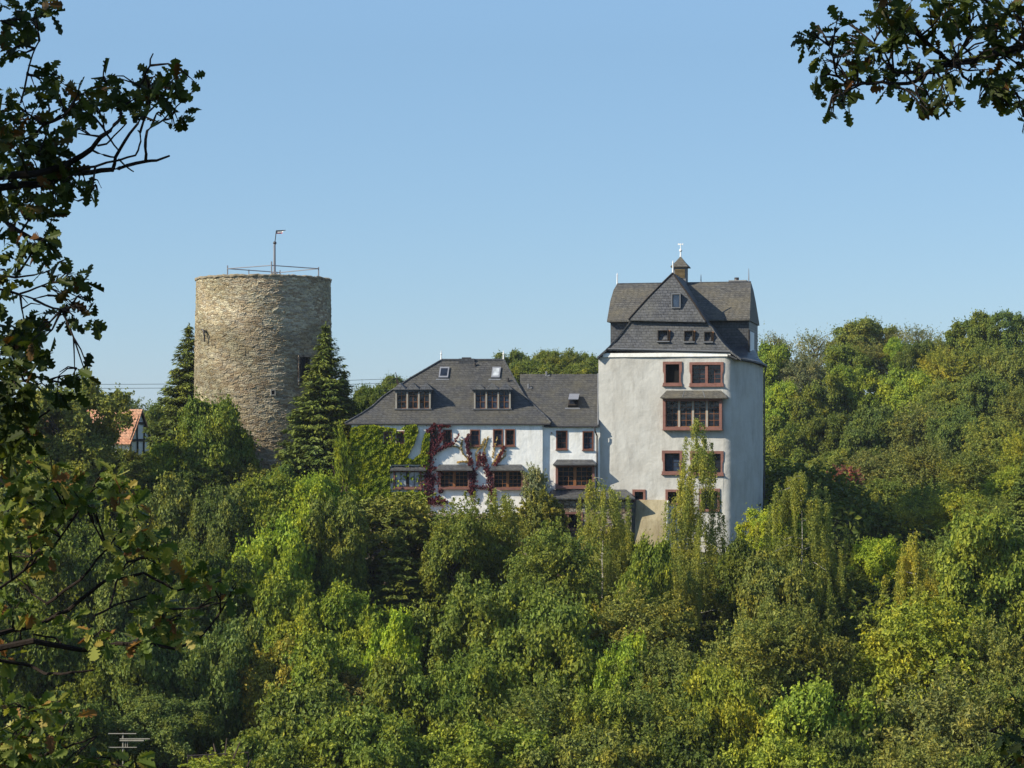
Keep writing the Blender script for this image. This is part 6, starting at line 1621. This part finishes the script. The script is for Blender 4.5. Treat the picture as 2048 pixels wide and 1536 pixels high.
c3 = [(x * .551, 690 + y * .551, rx * .551, ry * .551, d * 1.2) for (x, y, rx, ry, d) in [(60, 1370, 60, 40, 1), (140, 1330, 70, 40, .9), (220, 1300, 60, 30, .7), (270, 1330, 50, 40, .6), (50, 1430, 70, 50, 1), (150, 1420, 80, 40, .8), (60, 1500, 80, 50, 1.1), (180, 1490, 80, 40, .9), (270, 1510, 60, 30, .7), (380, 1510, 70, 30, .6), (450, 1530, 60, 20, .6), (20, 1320, 40, 40, .7)]]
oak('oak_sapling', 'oak sapling with sunlit yellow-green leaves in the bottom left corner', (-2.4, 10.0, -6.9), [(s2((-40, 1650), (60, 1520), (100, 1430), (150, 1340), (220, 1290)), 0, .01, .003), (s2((60, 1520), (180, 1480), (300, 1440), (350, 1420)), 0, .007, .003), (s2((100, 1650), (250, 1560), (400, 1520)), 0, .008, .003)], c3, 10.0, 'oakleaf_autumn_lit', 23, 3.2, .082, shade=([(-2.4, 10, -7.1), (-2.45, 10, -4), (-2.55, 10, -1.8)], []))

e = lambda *p: zz(.2383, 1560, 0, p)
BR = [(e((2700, 200), (2300, 300), (2048, 385), (1850, 440), (1700, 485), (1500, 530), (1400, 545), (1300, 565), (1220, 615), (1130, 690), (1000, 695), (850, 690), (720, 700), (600, 720)), 0, .024, .004), (e((1430, 525), (1340, 455), (1250, 375), (1180, 300), (1110, 235), (1010, 130), (920, 30), (880, -60)), 0, .012, .005),
 (e((2300, 60), (2048, 80), (1900, 90), (1740, 20), (1650, -60)), .2, .014, .008), (e((1490, 540), (1530, 635), (1600, 690), (1700, 720)), .1, .008, .003), (e((1130, 610), (960, 600), (860, 490), (800, 380), (770, 300)), 0, .008, .003), (e((1450, 580), (1280, 610), (1100, 605)), .1, .006, .003), (e((1480, 490), (1540, 390), (1600, 280), (1590, 200)), .1, .007, .003), (e((1480, 460), (1440, 350), (1390, 240)), .1, .005, .003), (e((600, 720), (480, 640), (440, 480), (410, 380)), 0, .005, .0025), (e((700, 700), (560, 760), (440, 820), (420, 900)), 0, .005, .0025), (e((1230, 620), (1190, 700), (1150, 780), (1200, 880)), .1, .006, .003), (e((1700, 720), (1760, 800), (1850, 880)), .1, .005, .003), (e((1110, 270), (1040, 320), (950, 380)), .05, .005, .003), (e((2400, 900), (2200, 950), (2048, 980)), 0, .006, .003)]
CLR = [(1659, 45, 10, 18), (1660, 60, 14, 14), (1612, 72, 20, 12), (1635, 80, 14, 8), (1598, 78, 6, 8), (1680, 78, 14, 16), (1625, 96, 24, 12), (1655, 92, 16, 10), (1650, 118, 30, 16), (1690, 112, 22, 14), (1715, 95, 18, 14), (1735, 108, 16, 14), (1700, 130, 26, 16), (1635, 128, 8, 8), (1628, 162, 28, 20), (1660, 160, 24, 14), (1645, 182, 12, 8), (1700, 165, 30, 22), (1665, 190, 16, 18), (1670, 210, 10, 14), (1650, 205, 6, 12), (1648, 235, 7, 8), (1670, 225, 5, 6), (1730, 165, 26, 18), (1765, 178, 14, 16), (1745, 145, 28, 16), (1790, 165, 14, 16), (1775, 120, 24, 14), (1800, 145, 14, 14), (1823, 140, 8, 18, .7), (1800, 125, 16, 12), (1770, 90, 24, 18),
 (1740, 20, 26, 22), (1745, 5, 20, 14), (1735, 40, 20, 14), (1722, 48, 8, 8), (1760, 50, 24, 16), (1745, 65, 20, 10), (1790, 30, 26, 28), (1795, 8, 18, 12), (1785, 65, 22, 22), (1800, 80, 18, 12), (1775, 80, 18, 14), (1825, 78, 16, 12, .8), (1850, 15, 18, 16), (1865, 30, 28, 22), (1880, 55, 26, 18), (1850, 65, 14, 10), (1880, 10, 30, 16), (1905, 20, 28, 18), (1915, 45, 18, 12), (1930, 30, 24, 24), (1950, 15, 20, 18), (1940, 70, 18, 14), (1960, 60, 24, 18), (1985, 85, 30, 16), (1975, 45, 30, 20), (2010, 20, 36, 26, 1.1), (2025, 55, 34, 24, 1.1), (2000, 95, 22, 12), (2030, 90, 20, 12), (1945, 95, 18, 14), (1965, 105, 12, 12, .7), (1862, 120, 10, 10, .6), (1895, 115, 12, 10),
 (1880, 160, 26, 14), (1905, 150, 14, 14), (1870, 175, 18, 12), (1895, 145, 12, 8), (1825, 185, 16, 16), (1845, 170, 14, 10), (1820, 205, 8, 12), (1850, 205, 20, 14), (1835, 232, 12, 8), (1855, 222, 14, 10), (1875, 205, 14, 10), (1880, 220, 8, 8), (1930, 140, 16, 14), (1955, 150, 18, 14), (1965, 170, 22, 14), (1945, 190, 10, 18), (1950, 210, 8, 8), (1925, 170, 12, 10), (1975, 190, 12, 14), (1995, 140, 16, 12), (2005, 165, 24, 12), (1995, 185, 20, 18), (2015, 190, 20, 14), (2000, 210, 14, 14), (2005, 225, 6, 8), (2040, 160, 10, 10), (2035, 228, 14, 10), (2036, 246, 10, 6), (2025, 205, 6, 6), (1970, 120, 10, 14, .7), (2010, 115, 8, 6, .6)]
for i, b_ in enumerate(BR):
    if b_[0][0][0] > 2080: BR[i] = root((3170, b_[0][0][1] - 20), b_, b_[2] * 1.6)
CLR += [(2095 + 70 * k, 70 - 9 * (k % 4) + 45 * (k % 3 - 1), 42, 34, .7) for k in range(14)] + [(2120 + 150 * k, 235 + 20 * (k % 2), 40, 26, .6) for k in range(6)]     # the rest of the spray, beyond the right border
CLR = [(c[0] + 18, c[1] - 8) + tuple(c[2:]) for c in CLR]
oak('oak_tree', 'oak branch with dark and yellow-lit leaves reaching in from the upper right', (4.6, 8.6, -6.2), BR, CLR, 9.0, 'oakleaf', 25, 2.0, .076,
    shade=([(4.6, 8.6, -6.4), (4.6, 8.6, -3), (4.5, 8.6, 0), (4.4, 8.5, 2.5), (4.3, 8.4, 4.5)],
           [(4.6, 8.5, 3.2, 1.8, 2.2, 1.6, 700), (2.2, 8.0, 4.3, 2.2, 2.5, 1.5, 450), (-.2, 7.4, 4.4, 1.6, 2.4, 1.3, 500)]))  # unseen overhead masses, added to shade this branch
# dark bough in the bottom right corner
c5 = [(2030, 1405, 26, 18), (2045, 1435, 18, 24), (2010, 1470, 34, 16), (2040, 1490, 26, 26), (2025, 1520, 40, 22), (1985, 1500, 22, 10, .6), (2045, 1530, 30, 20)]
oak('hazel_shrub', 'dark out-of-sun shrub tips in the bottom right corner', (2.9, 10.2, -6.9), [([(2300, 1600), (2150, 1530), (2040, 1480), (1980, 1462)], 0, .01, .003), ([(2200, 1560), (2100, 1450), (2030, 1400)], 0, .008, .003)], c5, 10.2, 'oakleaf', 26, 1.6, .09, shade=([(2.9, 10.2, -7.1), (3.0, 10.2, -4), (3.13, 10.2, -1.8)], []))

# ================================================================== autumn haze
def haze():
    m, nt, out = mat_new('thin autumn haze')
    v = N(nt, 'ShaderNodeVolumePrincipled'); v.inputs['Color'].default_value = (0.80, 0.88, 1.0, 1); v.inputs['Density'].default_value = 0.00012; v.inputs['Anisotropy'].default_value = 0.2
    nt.links.new(v.outputs[0], out.inputs['Volume'])
    b = MB(); b.box(-6100, 6100, -3100, 9100, -45, 19); o = b.build('haze', m, None, (0, 0, 0)); tag(o, 'thin blue autumn haze filling the valley', 'haze', kind='stuff')
haze()
